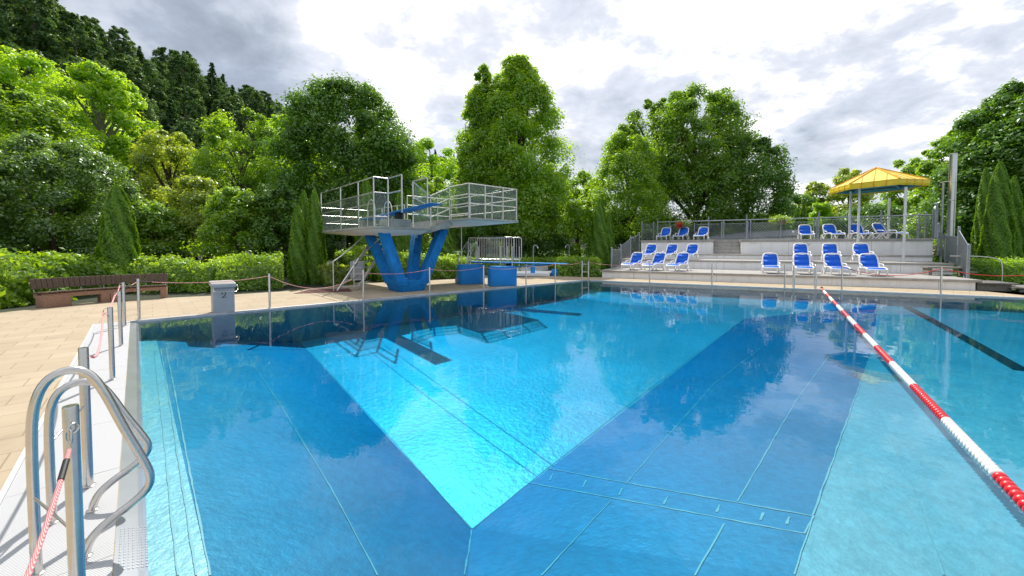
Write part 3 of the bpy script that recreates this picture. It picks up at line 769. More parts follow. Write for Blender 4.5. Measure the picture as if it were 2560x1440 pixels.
# ---- conifers
def TH(px, ty, by, hw, seed, label, Yd=None, **k):
    if Yd is None: Yd = P(px, by).y
    b_ = D(px, by, Yd); top = D(px, ty, Yd)
    return make_thuja('conifer', label, (b_.x, Yd, -.03), top.z + .03, .88 * hw / F * Yd, seed, **k)
TH(301, 462, 725, 43, 1, 'large single clipped conifer cone behind the wooden bench', Yd=15.4, lsize=.08)
TH(163, 648, 760, 20, 2, 'small conifer cone peeping over the left part of the bench', Yd=13.2, lsize=.09)
TH(748, 515, 715, 25, 3, 'shorter left conifer of the cluster between hedge and tower', Yd=18.5)
TH(764, 478, 712, 22, 4, 'slim middle conifer of the cluster between hedge and tower', Yd=19.4)
TH(790, 475, 712, 25, 5, 'right conifer of the cluster between hedge and tower', Yd=18.9)
TH(918, 440, 700, 28, 6, 'conifer seen behind the left platform railing', Yd=24)
TH(1003, 472, 700, 26, 7, 'conifer behind the middle of the diving tower', Yd=24)
TH(1108, 560, 700, 30, 8, 'conifer behind the right concrete leg of the tower', Yd=25)
TH(1498, 497, 662, 25, 9, 'tall conifer left of the terrace, in front of its twin', Yd=30)
TH(1520, 530, 662, 18, 10, 'shorter conifer just behind the tall one beside the terrace', Yd=31)
TH(2455, 420, 672, 20, 12, 'left conifer of the group of three at the right edge', Yd=22.5)
TH(2490, 405, 672, 30, 13, 'tallest, middle conifer of the group at the right edge', Yd=21)
TH(2526, 440, 672, 23, 14, 'right conifer of the group of three at the right edge', Yd=22.5)
sm = [(1758, 530), (1780, 531), (1797, 542), (1812, 545), (1826, 548), (1842, 543), (1856, 540), (1876, 538), (1893, 531), (1910, 543), (1925, 541), (1990, 522), (2005, 512)]
for i, (px, ty) in enumerate(sm):
    TH(px, ty, 660, 9 if i < 11 else 14, 30 + i, 'small pointed conifer in the row behind the terrace fence' if i < 11 else ('left, shorter one of two dark conifers beside the ball-shaped tree' if i == 11 else 'right, taller one of two dark conifers beside the ball-shaped tree'),
       Yd=40, group='small conifers behind the terrace' if i < 11 else None, n=1200, lsize=.24)

# ---- hedges and shrubs
def pth(*a): return [P(x, y) for x, y in a]
make_hedge('shrub', 'bright green leafy shrubs left of the bench', 'shrub', [P(-200, 790) + Vector((-.5, 1.0, 0)), P(60, 760) + Vector((-.6, .9, 0))], 1.7, 1.25, 1, lsize=.15, lump=.3)
make_hedge('shrub', 'leafy green shrubs directly behind the wooden bench', 'shrub', [P(50, 758) + Vector((-1.2, 1.5, 0)), P(200, 742) + Vector((-1.0, 1.55, 0)), P(330, 736) + Vector((-.7, 1.5, 0))], 1.7, 1.2, 2, lsize=.13, lump=.3)
make_hedge('hedge', 'long bright green hedge between the bench and the conifer cluster', 'hedge', [P(345, 735) + Vector((-.3, 1.35, 0)), P(520, 730) + Vector((-.2, .9, 0)), P(690, 722) + Vector((-.2, .8, 0))], 1.7, 1.15, 3, lsize=.10, lump=.22)
make_hedge('shrub', 'pale green grassy shrub at the foot of the conifer cluster', 'shrub', [P(790, 716) + Vector((0, .6, 0)), P(860, 712) + Vector((0, .6, 0))], 1.2, .8, 4, lsize=.14, leaf='leaf_olive')
make_hedge('shrub', 'leafy shrub with white blossoms behind the tower ladder', 'shrub', [P(800, 707) + Vector((0, 1.8, 0)), P(880, 704) + Vector((0, 1.8, 0))], 1.3, 1.5, 5, lsize=.15)
make_hedge('shrub', 'green shrubs behind the blue tower legs', 'shrub', [P(920, 704) + Vector((0, .9, 0)), P(1130, 695) + Vector((0, 1.2, 0))], 1.5, 1.15, 6, lsize=.13)
make_hedge('hedge', 'low green hedge behind the blue blocks of the low board', 'hedge', [P(1130, 690) + Vector((0, 1.5, 0)), P(1290, 684) + Vector((0, 1.2, 0))], 1.3, .9, 7, lsize=.11, lump=.05)
make_hedge('hedge', 'clipped hedge between the foot shower and the white terrace', 'hedge', [P(1398, 690) + Vector((0, .7, 0)), P(1500, 690) + Vector((0, .5, 0))], 1.3, .98, 8, lsize=.12, lump=.05)
make_hedge('hedge', 'long low hedge in front of the dark trees behind the showers', 'hedge', [(-1.2, 32), (7.0, 31)], 1.2, .75, 9, lsize=.14, lump=.05)
make_hedge('hedge', 'clipped dark green hedge at the right edge behind the handrail', 'hedge', [P(2455, 706) + Vector((.3, 1.3, 0)), P(2640, 714) + Vector((.3, 1.3, 0))], 1.3, 1.02, 10, lsize=.10, leaf='leaf_mid', lump=.05)
sh = make_hedge('rose_bush', 'leafy bush with pink and white flowers beside the right terrace fence', 'bush', [P(2420, 690) + Vector((0, 2.6, 0)), P(2475, 690) + Vector((0, 2.6, 0))], 1.4, 1.9, 11, lsize=.13, leaf='leaf_mid')
rng = np.random.default_rng(5)
def blossoms(parent, name, m, centre, ext, n, size, seed):
    rng = np.random.default_rng(seed); b = MB()
    for _ in range(n):
        p = Vector([float(c + e * x) for c, e, x in zip(centre, ext, rng.uniform(-1, 1, 3))])
        for k in range(3):
            d = unit(rng, 1)[0]; t = Vector(d) * size * .5; u_ = t.orthogonal().normalized() * size * .5
            b.add([p - t, p - u_, p + t, p + u_], [(0, 1, 2, 3)])
    return b.build(name, m, parent, smooth=0)
c_ = OFF[sh.name]
blossoms(sh, 'blossom', 'flower_pink', (c_.x - .2, c_.y - .75, 1.5), (.7, .12, .35), 30, .09, 3)
blossoms(sh, 'blossom', 'flower_white', (c_.x - .2, c_.y - .75, 1.6), (.8, .12, .3), 30, .08, 4)

# ---- hillside wood: a few kinds, then copies
protos = []
for i, (nm, prof, lf, hh, rr_, c0) in enumerate([('beech_tree', 'dome', 'leaf_hill', 19, 5.2, 5), ('beech_tree', 'round', 'leaf_hill', 17, 4.8, 4), ('spruce_tree', 'spruce', 'leaf_spruce', 22, 3.6, 6), ('spruce_tree', 'spruce', 'leaf_spruce', 19, 3.2, 8), ('beech_tree', 'tall', 'leaf_hill', 20, 4.4, 6)]):
    protos.append(make_tree(nm, 'x', 'tree', (0, 0, 0), hh, rr_, c0, prof, lf, 200 + i, ncl=190 if 'beech' in nm else 10, nlf=95 if 'beech' in nm else 20, lsize=.42, rc=.17, limbs=5, bark='bark_pale', trunk_r=.30))
def spruce_crown(root, hh, rr_, c0, seed):
    rg = np.random.default_rng(seed); P_, N_, S_ = [], [], []
    z = c0
    while z < hh - .2:
        f = (z - c0) / (hh - c0); Rz = rr_ * (1 - f) ** .85 + .15
        for k in range(7):
            a = rg.uniform(0, 6.28); L = Rz * rg.uniform(.6, 1.15); m = int(8 + 34 * L / rr_)
            t = rg.uniform(.1, 1, m); w_ = .30 * (1 - t * .6) * L
            x = t * L; side = rg.normal(size=m) * w_ * .5
            P_.append(np.stack([x * np.cos(a) - side * np.sin(a), x * np.sin(a) + side * np.cos(a), z - .38 * x * t + rg.normal(size=m) * .12], 1))
            N_.append(rg.normal(size=(m, 3)) * .5 + np.array([0, 0, 1.])); S_.append(np.full(m, .55))
        z += .62
    p = np.concatenate(P_); n = np.concatenate(N_); sz = np.concatenate(S_) * rg.uniform(.6, 1.3, len(p))
    old = [c for c in root.children if c.name.startswith('crown')][0]
    old.data = leaf_mesh('crown', p, n, sz, rg.uniform(0, 1, len(p)), 'leaf_spruce', rng=rg)
spruce_crown(protos[2], 22, 3.4, 7, 1); spruce_crown(protos[3], 19, 3.0, 8, 2)
rng = random.Random(4); used = set(); spots = []
for row in range(9):
    y = 52.0
    while y < 330:
        x = ridge_x(np.array([y]))[0] - 4 + row * 7.2 + rng.uniform(-2, 2)
        yy = y + rng.uniform(-2, 2)
        spots.append((float(x), yy, row)); y += 7.5 + max(0, (y - 120) * .03)
cnt = 0
for x, y, row in spots:
    z = float(hill_z(np.array([x]), np.array([y]))[0]) - .3
    # keep only what the camera can see: in frame, and not low behind the near trees
    px = CX + F * x / y; topy = 618 - F * (z + 18 - H) / y
    if px < -160 or px > 1240 or (y > 150 and row > 6) or topy < -400: continue
    if px > 760 and row > 2 and rng.random() < .6: continue
    k = rng.choice((0, 1, 4)) if rng.random() < (.86 if px < 350 else .68) else rng.choice((2, 3))
    sc_ = rng.uniform(.82, 1.15)
    lab = 'dark spruce in the wood on the hillside' if k in (2, 3) else 'dull green beech in the wood on the hillside'
    grp = 'trees of the wooded hillside'
    if k not in used:
        r = protos[k]; used.add(k); r.location = (x, y, z); r.rotation_euler = (0, 0, rng.uniform(0, 6)); r.scale = (sc_,) * 3; r['label'] = lab; r['group'] = grp
    else:
        copy_tree(protos[k], (x, y, z), rng.uniform(0, 6), lab, grp, (sc_,) * 3)
    cnt += 1
print('hill trees', cnt)
#@@OBJECTS
# ================================================================== OBJECTS
def V3(*a): return Vector(a)
TU = Vector((.67, -.742, 0)).normalized(); TV = Vector((-TU.y, TU.x, 0))
def W(u, v, z=0.0): return TU * u + TV * v + Vector((0, 0, z))

# ---- rope posts
POSTH = .97
PDEF = []
def post(px, line, label, hook=-1, h=POSTH, r=.029, name='barrier_post', inset=.06):
    """post standing beside a pool edge at the place where the column px meets that edge"""
    d = ray(px, 700); d = Vector((d.x, d.y))
    a, e, n = line
    # intersect ray (0,0)+t d with a+s e
    det = d.x * (-e.y) + e.x * d.y
    t = (a.x * (-e.y) + e.x * a.y) / det
    p = Vector((d.x * t, d.y * t, 0))
    root = thing(name, label, 'post', p, 'rope barrier posts round the pool')
    b = MB(); b.lathe([(r, 0), (r, h - .008), (r * .9, h)], p, 14); b.build('pole', 'steel', root, smooth=40)
    b = MB(); b.lathe([(r * 1.5, .0), (r * 1.5, .008), (r * 1.1, .012)], p + Vector((0, 0, .012)), 14); b.build('base_ring', 'steel', root, smooth=40)
    if hook is not None:
        o = -n if hook < 0 else n
        b = MB(); c = p + o * (r + .028) + Vector((0, 0, h - .05))
        b.tube([c + o * .032 * math.cos(t_) + Vector((0, 0, .032 * math.sin(t_))) for t_ in np.linspace(0, 2 * math.pi, 12, endpoint=False)], .004, 5, closed=True)
        b.build('ring', 'steel', root, smooth=60)
    PDEF.append((p, h)); return p
LA = (AB - PV * .12, PU, PV); LA2 = (AB - PV * .30, PU, PV)
LB = (AB + Bn * .10, Bd, -Bn); LC = (BC + PN * .06, PC, -PN)
p1 = post(183, LA2, 'nearest thick steel post beside the ladder, with a snap hook and rope', hook=None)
def fixed_post(px, y_top, label, h=1.0, hook=True):
    g = P(px, y_top, h); p = Vector((g.x, g.y, 0))
    root = thing('barrier_post', label, 'post', p, 'rope barrier posts round the pool')
    r = .027
    b = MB(); b.lathe([(r, .01), (r, h - .006), (r * .93, h)], p, 18); b.build('pole', 'steel', root, smooth=40)
    b = MB(); b.lathe([(r * 1.35, .012), (r * 1.35, .02), (r * 1.05, .024)], p, 18); b.build('base_ring', 'steel', root, smooth=40)
    if hook:
        b = MB(); o = Vector((-.95, .1, 0)).normalized(); c = p + o * (r + .03) + Vector((0, 0, h - .06))
        b.tube([c + o * .042 * math.cos(t_) + Vector((0, 0, .042 * math.sin(t_))) for t_ in np.linspace(0, 2 * math.pi, 14, endpoint=False)], .0045, 6, closed=True)
        b.build('ring', 'steel', root, smooth=60)
    return p, root
for o in [o for o in bpy.data.objects if o.get('label', '').startswith('nearest thick')]:
    for c in list(o.children): bpy.data.objects.remove(c)
    bpy.data.objects.remove(o)
q1, q1r = fixed_post(176, 1014, 'nearest steel post, in the left foreground with snap hook and rope end', hook=False)
q2, _ = fixed_post(208, 869, 'second steel post, rising behind the ladder handrails', hook=False)
q3, _ = fixed_post(275, 768, 'third steel post from the ladder on the white grating', h=.94)
q4, _ = fixed_post(298, 728, 'fourth steel post from the ladder on the white grating', h=.95)
q5, _ = fixed_post(308, 706, 'last steel post on the near grating before the pool corner', h=.95)
q6 = post(345, LB, 'steel post at the left pool corner in front of the bench end')
q7 = post(673, LB, 'steel post on the far edge between starting block and diving tower')
q8 = post(908, LB, 'steel post in front of the left side of the blue tower base')
q9 = post(1074, LB, 'steel post in front of the right blue tower leg')
q10 = post(1209, LB, 'steel post in front of the left blue block')
q11 = post(1315, LB, 'steel post just right of the front blue block')
q12 = post(1388, LB, 'steel post left of the clipped hedge by the foot shower')
q13 = post(1624, LC, 'steel post before the left loungers of the lowest terrace step', hook=None)
q14 = post(1780, LC, 'steel post before the empty middle of the terrace', hook=None)
q15 = post(1962, LC, 'steel post just left of the far pool ladder', hook=None)
q16 = post(2105, LC, 'steel post right of the far pool ladder, holding the red rope end', hook=None)
q17 = post(2353, LC, 'steel post before the right terrace end, with red rope on both sides', hook=None)
q18 = post(2650, LC, 'x', hook=None)
for o in [o for o in bpy.data.objects if o.get('label') == 'x']:
    for c in list(o.children): bpy.data.objects.remove(c)
    bpy.data.objects.remove(o)

def rope(a, b_, sag, label, r=.008, m='rope_pink', n=22, name='barrier_rope', grip=None):
    pts = [a.lerp(b_, i / n) - Vector((0, 0, sag * 4 * (i / n) * (1 - i / n))) for i in range(n + 1)]
    root = thing(name, label, 'rope', (a + b_) / 2, 'barrier ropes round the pool')
    mb = MB(); mb.tube(pts, r, 6); mb.build('cord', m, root, smooth=60)
    if grip:
        for g0, g1 in grip:
            i0, i1 = int(g0 * n), max(int(g0 * n) + 1, int(g1 * n))
            mb = MB(); mb.tube(pts[i0:i1 + 1], r * 1.35, 7); mb.build('sleeve', 'black_rubber', root, smooth=60)
    return root
up = lambda p, h=.90: p + Vector((0, 0, h))
ring3, ring4, ring5 = up(q3, .86) + V3(-.09, 0, 0), up(q4, .88) + V3(-.08, 0, 0), up(q5, .88) + V3(-.08, 0, 0)
rope(up(q2, .93) + V3(.04, .02, 0), ring3, .16, 'pink and white rope sagging between the second and third posts', r=.010)
rope(ring3, ring4, .07, 'short pink rope between the third and fourth posts on the grating', r=.010)
rope(ring4, ring5, .05, 'short pink rope between the two farthest posts on the grating', r=.009)
rope(ring5, up(q6, .91), .05, 'pink rope with a dark sleeve turning the left pool corner', r=.009, grip=[(.35, .6)])
rope(up(q6, .91), up(q7, .90), .10, 'pink rope passing over the starting block along the far edge', grip=[(.02, .10)])
rope(up(q7, .90), up(q8, .88), .42, 'deeply sagging pink rope left of the diving tower', grip=[(.88, .97)])
rope(up(q8, .88), up(q9, .90), .10, 'pink rope crossing in front of the blue tower base')
rope(up(q9, .90), up(q10, .90), .10, 'pink rope between the tower leg and the left blue block')
rope(up(q10, .90), up(q11, .90), .14, 'pink rope in front of the right blue block')
rope(up(q11, .90), up(q12, .90), .12, 'pale rope between the front blue block and the clipped hedge', m='rope_pink', r=.007)
rope(up(q16, .93), up(q17, .93), .30, 'red rope hanging below the right group of loungers', m='rope_red', r=.011, grip=[(.08, .16)])
rope(up(q17, .93), up(q18, .93), .22, 'red rope running out of the right edge of the picture', m='rope_red', r=.011)
# foreground rope with carabiner
a_ = q1 - q1.normalized() * .05 + V3(.0, .0, .86)
root = thing('barrier_rope', 'pink and white braided rope hooked to the nearest post, running to the lower left', 'rope', a_, 'barrier ropes round the pool')
e_ = P(45, 1500, .66) 
pts = [a_.lerp(e_, i / 14) - Vector((0, 0, .03 * 4 * (i / 14) * (1 - i / 14))) for i in range(15)]
mb = MB(); mb.tube(pts[1:], .0082, 10); mb.build('cord', 'rope_pink', root, smooth=60)
mb = MB(); mb.tube(pts[2:5], .0105, 10); mb.build('sleeve', 'black_rubber', root, smooth=60)
mb = MB(); c = a_ + V3(0, -.01, .02)
mb.tube([c + V3(.014 * math.cos(t_), 0, .034 * math.sin(t_)) for t_ in np.linspace(0, 2 * math.pi, 14, endpoint=False)], .0035, 6, closed=True)
mb.tube([c + V3(0, .018, .03) + V3(0, .022 * math.cos(t_), .022 * math.sin(t_)) for t_ in np.linspace(0, 2 * math.pi, 14, endpoint=False)], .0045, 6, closed=True)
mb.build('snap_hook', 'steel', root, smooth=60)

# ---- near pool ladder (two handrails) + tie rods
LT = (PV).copy()
base_far = P(131, 1312)
lad = thing('pool_ladder', 'stainless pool ladder with two curved handrails in the left foreground', 'ladder', base_far)
prof = [(0, .0), (0, .30), (0, .58), (.01, .72), (.05, .81), (.12, .845), (.20, .83), (.26, .75), (.34, .56), (.42, .40), (.445, .335), (.435, .275), (.37, .215), (.27, .16), (.20, .10), (.175, .04), (.17, 0)]
for s_ in (0, .53):
    b0 = base_far + PU * s_
    pp = smooth_path([b0 + LT * t_ + Vector((0, 0, (z_ if z_ < .3 or not s_ else .3 + (z_ - .3) * 1.36) + .012)) for t_, z_ in prof], 2)
    mb = MB(); mb.tube(pp, .0215, 14); mb.build('handrail', 'steel', lad, smooth=60)
    for t_ in (0, .17):
        mb = MB(); mb.lathe([(.030, .012), (.030, .018), (.024, .022)], b0 + LT * t_, 14); mb.build('foot_flange', 'steel', lad, smooth=40)
mb = MB(); mb.tube([base_far + PU * .53 + V3(0, 0, .42), q1 + V3(0, 0, .42)], .006, 8); mb.build('tie_rod', 'steel', lad, smooth=60)
mb = MB(); mb.tube([base_far + V3(0, 0, .5), q2 + V3(0, 0, .60)], .006, 8); mb.build('tie_rod', 'steel', lad, smooth=60)

# ---- far ladder handrails, corner ladder
def handrail_pair(px0, px1, label):
    a = post.__wrapped__ if False else None
for nm, pxs, lab in (('far', (1984, 2038), 'stainless pool ladder handrails on the far edge before the terrace'),):
    pr = []
    for px in pxs:
        d = ray(px, 700); det = d.x * (-PC.y) + PC.x * d.y
        A_ = LC[0]; t_ = (A_.x * (-PC.y) + PC.x * A_.y) / det; pr.append(Vector((d.x * t_, d.y * t_, 0)))
    lad = thing('pool_ladder', lab, 'ladder', (pr[0] + pr[1]) / 2)
    for p in pr:
        pp = smooth_path([p + PN * .12 + V3(0, 0, z) if k == 0 else p + PN * o_ + V3(0, 0, z) for k, (o_, z) in enumerate([(.12, 0), (.12, .7), (.08, .95), (0, 1.0), (-.1, .9), (-.22, .55), (-.27, .4), (-.22, .25), (-.16, -.05), (-.16, -.45)])], 2)
        mb = MB(); mb.tube(pp, .022, 8); mb.build('handrail', 'rail_steel', lad, smooth=60)
cp = [None, None]
for i, px in enumerate((1455, 1471)):
    Yc = 21.3; g = D(px, 700, Yc); cp[i] = Vector((g.x, Yc, 0))
lad = thing('ladder_gate', 'narrow steel ladder gate between two posts at the far pool corner', 'gate', (cp[0] + cp[1]) / 2)
for p in cp:
    mb = MB(); mb.lathe([(.035, 0), (.035, .98)], p, 10); mb.build('post', 'rail_steel', lad)
for z in (.38, .80):
    mb = MB(); mb.tube([up(cp[0], z), up(cp[1], z)], .014, 6); mb.build('rung', 'rail_steel', lad)
rope(up(q12, .90), up(cp[0], .90), .08, 'pale rope between the hedge post and the ladder gate', r=.007)
rope(up(cp[1], .90), up(q13, .90), .12, 'pale rope running from the ladder gate toward the left loungers', r=.007)

# ---- lane rope
a_ = P(2054, 722, WZ + .01); e_ = P(2494, 1187, WZ + .01); dr = (e_ - a_).normalized(); Lr = (e_ - a_).length + 3.2
sg = (P(2207, 871, WZ) - a_).dot(dr)
lr = thing('lane_rope', 'red and white floating lane rope crossing the pool to the lower right', 'lane rope', a_)
mb = MB(); mb.lathe([(.045, -.05), (.05, .05), (.02, .09)], a_ + V3(0, 0, 0), 10); mb.build('end_cap', 'black_rubber', lr)
t_ = .1; k0 = None; seg = (P(2496.5, 1189, WZ) - P(2207, 870, WZ)).length / 4
start = sg - seg * math.floor(sg / seg); redm = (math.floor(sg / seg) % 2 == 0)
bounds = [.08] + [start + seg * i for i in range(int(Lr / seg) + 1) if start + seg * i > .1] + [Lr]
isred = (int(round((sg - start) / seg)) % 2 == 0)
cur = isred if True else isred
cur = not isred
sd = Vector((-dr.y, dr.x, 0))
def bob(t): return .10 * math.sin(t * .35) * (1 - abs(t / Lr - .5)) * 0
for i, (s0, s1) in enumerate(zip(bounds, bounds[1:])):
    mb = MB(); t_ = s0; pts = []; rs = []
    st = .062
    n_ = max(1, int((s1 - s0) / st)); st = (s1 - s0) / n_
    for k in range(n_):
        for q, rr in ((.04, .026), (.16, .046), (.38, .056), (.62, .056), (.84, .046), (.96, .026)):
            pts.append(a_ + dr * (s0 + (k + q) * st)); rs.append(rr)
    cur = int(math.floor(((s0 + s1) / 2 - sg) / seg)) % 2 == 0
    mb.tube(pts, [q * .8 for q in rs], 12); mb.build('red_floats' if cur else 'white_floats', 'float_red' if cur else 'float_white', lr, smooth=50)

# ---- starting block
sb0, sb1 = P(535, 784), P(588, 781)
c = (sb0 + sb1) / 2 + Bn * .24
sbt = thing('starting_block', 'grey steel starting block with a number on its front', 'starting block', Vector((c.x, c.y, 0)))
wv_ = (sb1 - sb0).length / 2
mb = MB(); f0, f1 = -.20, .26
q0 = [c - Bd * wv_ + Bn * f0, c + Bd * wv_ + Bn * f0, c + Bd * wv_ + Bn * f1, c - Bd * wv_ + Bn * f1]
mb.frust([Vector((p.x, p.y, 0.013)) for p in q0], [Vector((p.x, p.y, .68)) + Bn * .0 for p in q0])
mb.build('body', 'block_grey', sbt, bevel=.008)
mb = MB(); w2 = wv_ + .03
mb.frust([c - Bd * w2 - Bn * .28 + V3(0, 0, .66), c + Bd * w2 - Bn * .28 + V3(0, 0, .66), c + Bd * w2 + Bn * .34 + V3(0, 0, .70), c - Bd * w2 + Bn * .34 + V3(0, 0, .70)],
         [c - Bd * w2 - Bn * .28 + V3(0, 0, .765), c + Bd * w2 - Bn * .28 + V3(0, 0, .765), c + Bd * w2 + Bn * .34 + V3(0, 0, .81), c - Bd * w2 + Bn * .34 + V3(0, 0, .81)])
mb.build('platform', 'block_grey', sbt, bevel=.012)
mb = MB(); mb.frust([c - Bd * (w2 - .03) - Bn * .255 + V3(0, 0, .768), c + Bd * (w2 - .03) - Bn * .255 + V3(0, 0, .768), c + Bd * (w2 - .03) + Bn * .31 + V3(0, 0, .809), c - Bd * (w2 - .03) + Bn * .31 + V3(0, 0, .809)],
   [c - Bd * (w2 - .03) - Bn * .255 + V3(0, 0, .772), c + Bd * (w2 - .03) - Bn * .255 + V3(0, 0, .772), c + Bd * (w2 - .03) + Bn * .31 + V3(0, 0, .814), c - Bd * (w2 - .03) + Bn * .31 + V3(0, 0, .814)])
mb.build('grip_mat', 'concrete_grey', sbt)
mb = MB(); pp = [c + Bd * x + Bn * y + V3(0, 0, z) for x, y, z in [(-w2 + .04, -.26, .66), (-w2 + .02, -.33, .55), (w2 - .02, -.33, .55), (w2 + .02, -.26, .56), (w2 + .06, -.1, .58), (w2 + .06, -.06, .70), (w2, .0, .70)]]
mb.tube(smooth_path(pp, 2), .011, 8); mb.build('grab_bar', 'steel', sbt, smooth=60)
mb = MB(); z0 = .40; s_ = .095
two = [(-.36, .62), (-.30, .86), (0, 1.0), (.30, .86), (.32, .62), (.12, .36), (-.14, .14), (-.34, 0), (-.05, .07), (.34, .02)]
two = smooth_path([(x, 0, y) for x, y in two[:8]], 2) + [Vector((.36, 0, .02))]
fc = c - Bn * .2035
pts = [fc + Bd * p.x * s_ * 1.25 + V3(0, 0, z0 - .0 + p.z * .145) for p in two]
for p, q in zip(pts, pts[1:]): mb.beam(p, q, .004, .016, up=Bn)
for p in pts: mb.obox(p, Bd * .008, Bn * .002, V3(0, 0, .008))
mb.build('number', 'black_paint', sbt, smooth=0)

# ---- bench (curved)
bp = [P(81, 773), P(136, 769.5), P(204, 759.5), P(310, 751.5), P(417, 745)]
bp = [Vector((p.x, p.y, 0)) for p in bp]
A0, A1, A2_ = P(112, 771), P(112, 771).lerp(bp[4], .5) + Vector((-.22, .14, 0)), bp[4]
def circ(a, b, c):
    d = 2 * (a.x * (b.y - c.y) + b.x * (c.y - a.y) + c.x * (a.y - b.y))
    return Vector((((a.x**2 + a.y**2) * (b.y - c.y) + (b.x**2 + b.y**2) * (c.y - a.y) + (c.x**2 + c.y**2) * (a.y - b.y)) / d,
                   ((a.x**2 + a.y**2) * (c.x - b.x) + (b.x**2 + b.y**2) * (a.x - c.x) + (c.x**2 + c.y**2) * (b.x - a.x)) / d, 0))
cc_ = circ(A0, A1, A2_); rr_b = (A0 - cc_).length; an0 = math.atan2(A0.y - cc_.y, A0.x - cc_.x); an1 = math.atan2(A2_.y - cc_.y, A2_.x - cc_.x)
if an1 - an0 > math.pi: an1 -= 2 * math.pi
if an0 - an1 > math.pi: an1 += 2 * math.pi
bpath = [cc_ + Vector((math.cos(an0 + (an1 - an0) * i / 60), math.sin(an0 + (an1 - an0) * i / 60), 0)) * rr_b for i in range(61)]
def path_at(path, s):
    acc = 0
    for a, b_ in zip(path, path[1:]):
        l = (b_ - a).length
        if acc + l >= s: return a.lerp(b_, (s - acc) / l), (b_ - a).normalized()
        acc += l
    return path[-1], (path[-1] - path[-2]).normalized()
BL = sum((b_ - a).length for a, b_ in zip(bpath, bpath[1:]))
bench = thing('park_bench', 'long curved bench with dark wooden slats on reddish stone supports', 'bench', path_at(bpath, BL / 2)[0])
def sup(s0, s1, depth=.34, zt=.35):
    mb = MB(); a, da = path_at(bpath, s0); b_, db = path_at(bpath, s1)
    na, nb = Vector((-da.y, da.x, 0)), Vector((-db.y, db.x, 0))
    mb.prism([a, b_, b_ + nb * depth, a + na * depth], 0.0, zt); return mb.build('support', 'bench_stone', bench, bevel=.01)
sup(.0, .58); sup(BL * .44, BL * .44 + .20); sup(BL * .44 + .21, BL * .44 + .40); sup(BL - .16, BL)
mb = MB(); n_ = 16
for i in range(n_):
    a, da = path_at(bpath, BL * i / n_ + .001); b_, db = path_at(bpath, BL * (i + 1) / n_ - .001)
    na, nb = Vector((-da.y, da.x, 0)), Vector((-db.y, db.x, 0))
    for o_ in (.004, .30): mb.prism([a + na * o_, b_ + nb * o_, b_ + nb * (o_ + .1), a + na * (o_ + .1)], .27, .385)
mb.build('beam', 'bench_stone', bench)
ns = 27
ms, mk = MB(), MB()
for i in range(ns):
    s_ = BL * (i + .5) / ns; p, d_ = path_at(bpath, s_); n = Vector((-d_.y, d_.x, 0)); hw = BL / ns * .45
    ms.obox(p + n * .20 + V3(0, 0, .42), d_ * hw, n * .235 + V3(0, 0, -.01), V3(0, 0, .022))
    mk.obox(p + n * .50 + V3(0, 0, .66), d_ * hw * (rr_b + .5) / rr_b, n * .018, n * .04 + V3(0, 0, .145))
ms.build('seat', 'bench_wood', bench, bevel=.004, seg=1); mk.build('backrest', 'bench_wood', bench, bevel=.004, seg=1)
for i in range(7):
    s_ = .05 + (BL - .1) * i / 6; p, d_ = path_at(bpath, s_); n = Vector((-d_.y, d_.x, 0))
    mb = MB(); mb.tube([p + n * .3 + V3(0, 0, .39), p + n * .46 + V3(0, 0, .42), p + n * .53 + V3(0, 0, .72)], .012, 6); mb.build('bracket', 'dull_steel', bench)

# rubber mat
mb = MB(); mm = [P(735, 734.5), P(880, 729), P(872, 721.5), P(775, 725)]
mb.prism(mm, .004, .014); tag(mb.build('floor_mat', 'mat_red', smooth=0), 'dark red rubber mat on the paving left of the tower ladder', 'mat')

# ------------------------------------------------------------------ diving tower
tow = thing('diving_tower', 'blue concrete diving tower carrying two railed white platforms', 'diving tower', W(-14.4, 7.45))
def rect(u0, u1, v0, v1, z): return [W(u0, v0, z), W(u1, v0, z), W(u1, v1, z), W(u0, v1, z)]
mb = MB(); mb.frust(rect(-14.95, -13.98, 6.95, 7.98, 0), rect(-15.10, -13.86, 6.82, 8.12, .42)); mb.build('base', 'blue_concrete', tow, bevel=.02)
def leg(b0, b1, t0, t1):
    mb = MB(); mb.frust(b0, t1); mb.build('leg', 'blue_concrete', tow, bevel=.02)
leg(rect(-15.08, -14.66, 6.84, 7.24, .26), None, None, rect(-17.35, -16.95, 6.9, 7.26, 2.26))
leg(rect(-14.30, -13.88, 6.84, 7.24, .26), None, None, rect(-14.85, -14.48, 6.46, 6.82, 2.26))
leg(rect(-15.08, -14.66, 7.70, 8.10, .26), None, None, rect(-17.1, -16.72, 9.12, 9.5, 2.68))
leg(rect(-14.30, -13.88, 7.70, 8.10, .26), None, None, rect(-14.95, -14.55, 9.2, 9.6, 2.68))
# platforms: slab edge + white tapered underside
def platform(u0, u1, v0, v1, zt, cu0, cu1, cv0, cv1, drop, e=.10):
    mb = MB(); mb.frust(rect(u0, u1, v0, v1, zt - e), rect(u0, u1, v0, v1, zt)); mb.build('platform_slab', 'slab_edge', tow, bevel=.008)
    mb = MB(); mb.frust(rect(cu0, cu1, cv0, cv1, zt - e - drop), rect(u0 + .03, u1 - .03, v0 + .03, v1 - .03, zt - e - .002)); mb.build('underside', 'slab_white', tow)
Z1, Z2 = 2.47, 2.87
platform(-20.3, -14.1, 6.0, 8.4, Z1, -17.8, -14.5, 6.6, 8.1, .16)
platform(-18.0, -12.75, 9.25, 11.9, Z2, -17.3, -14.2, 9.5, 10.8, .13)
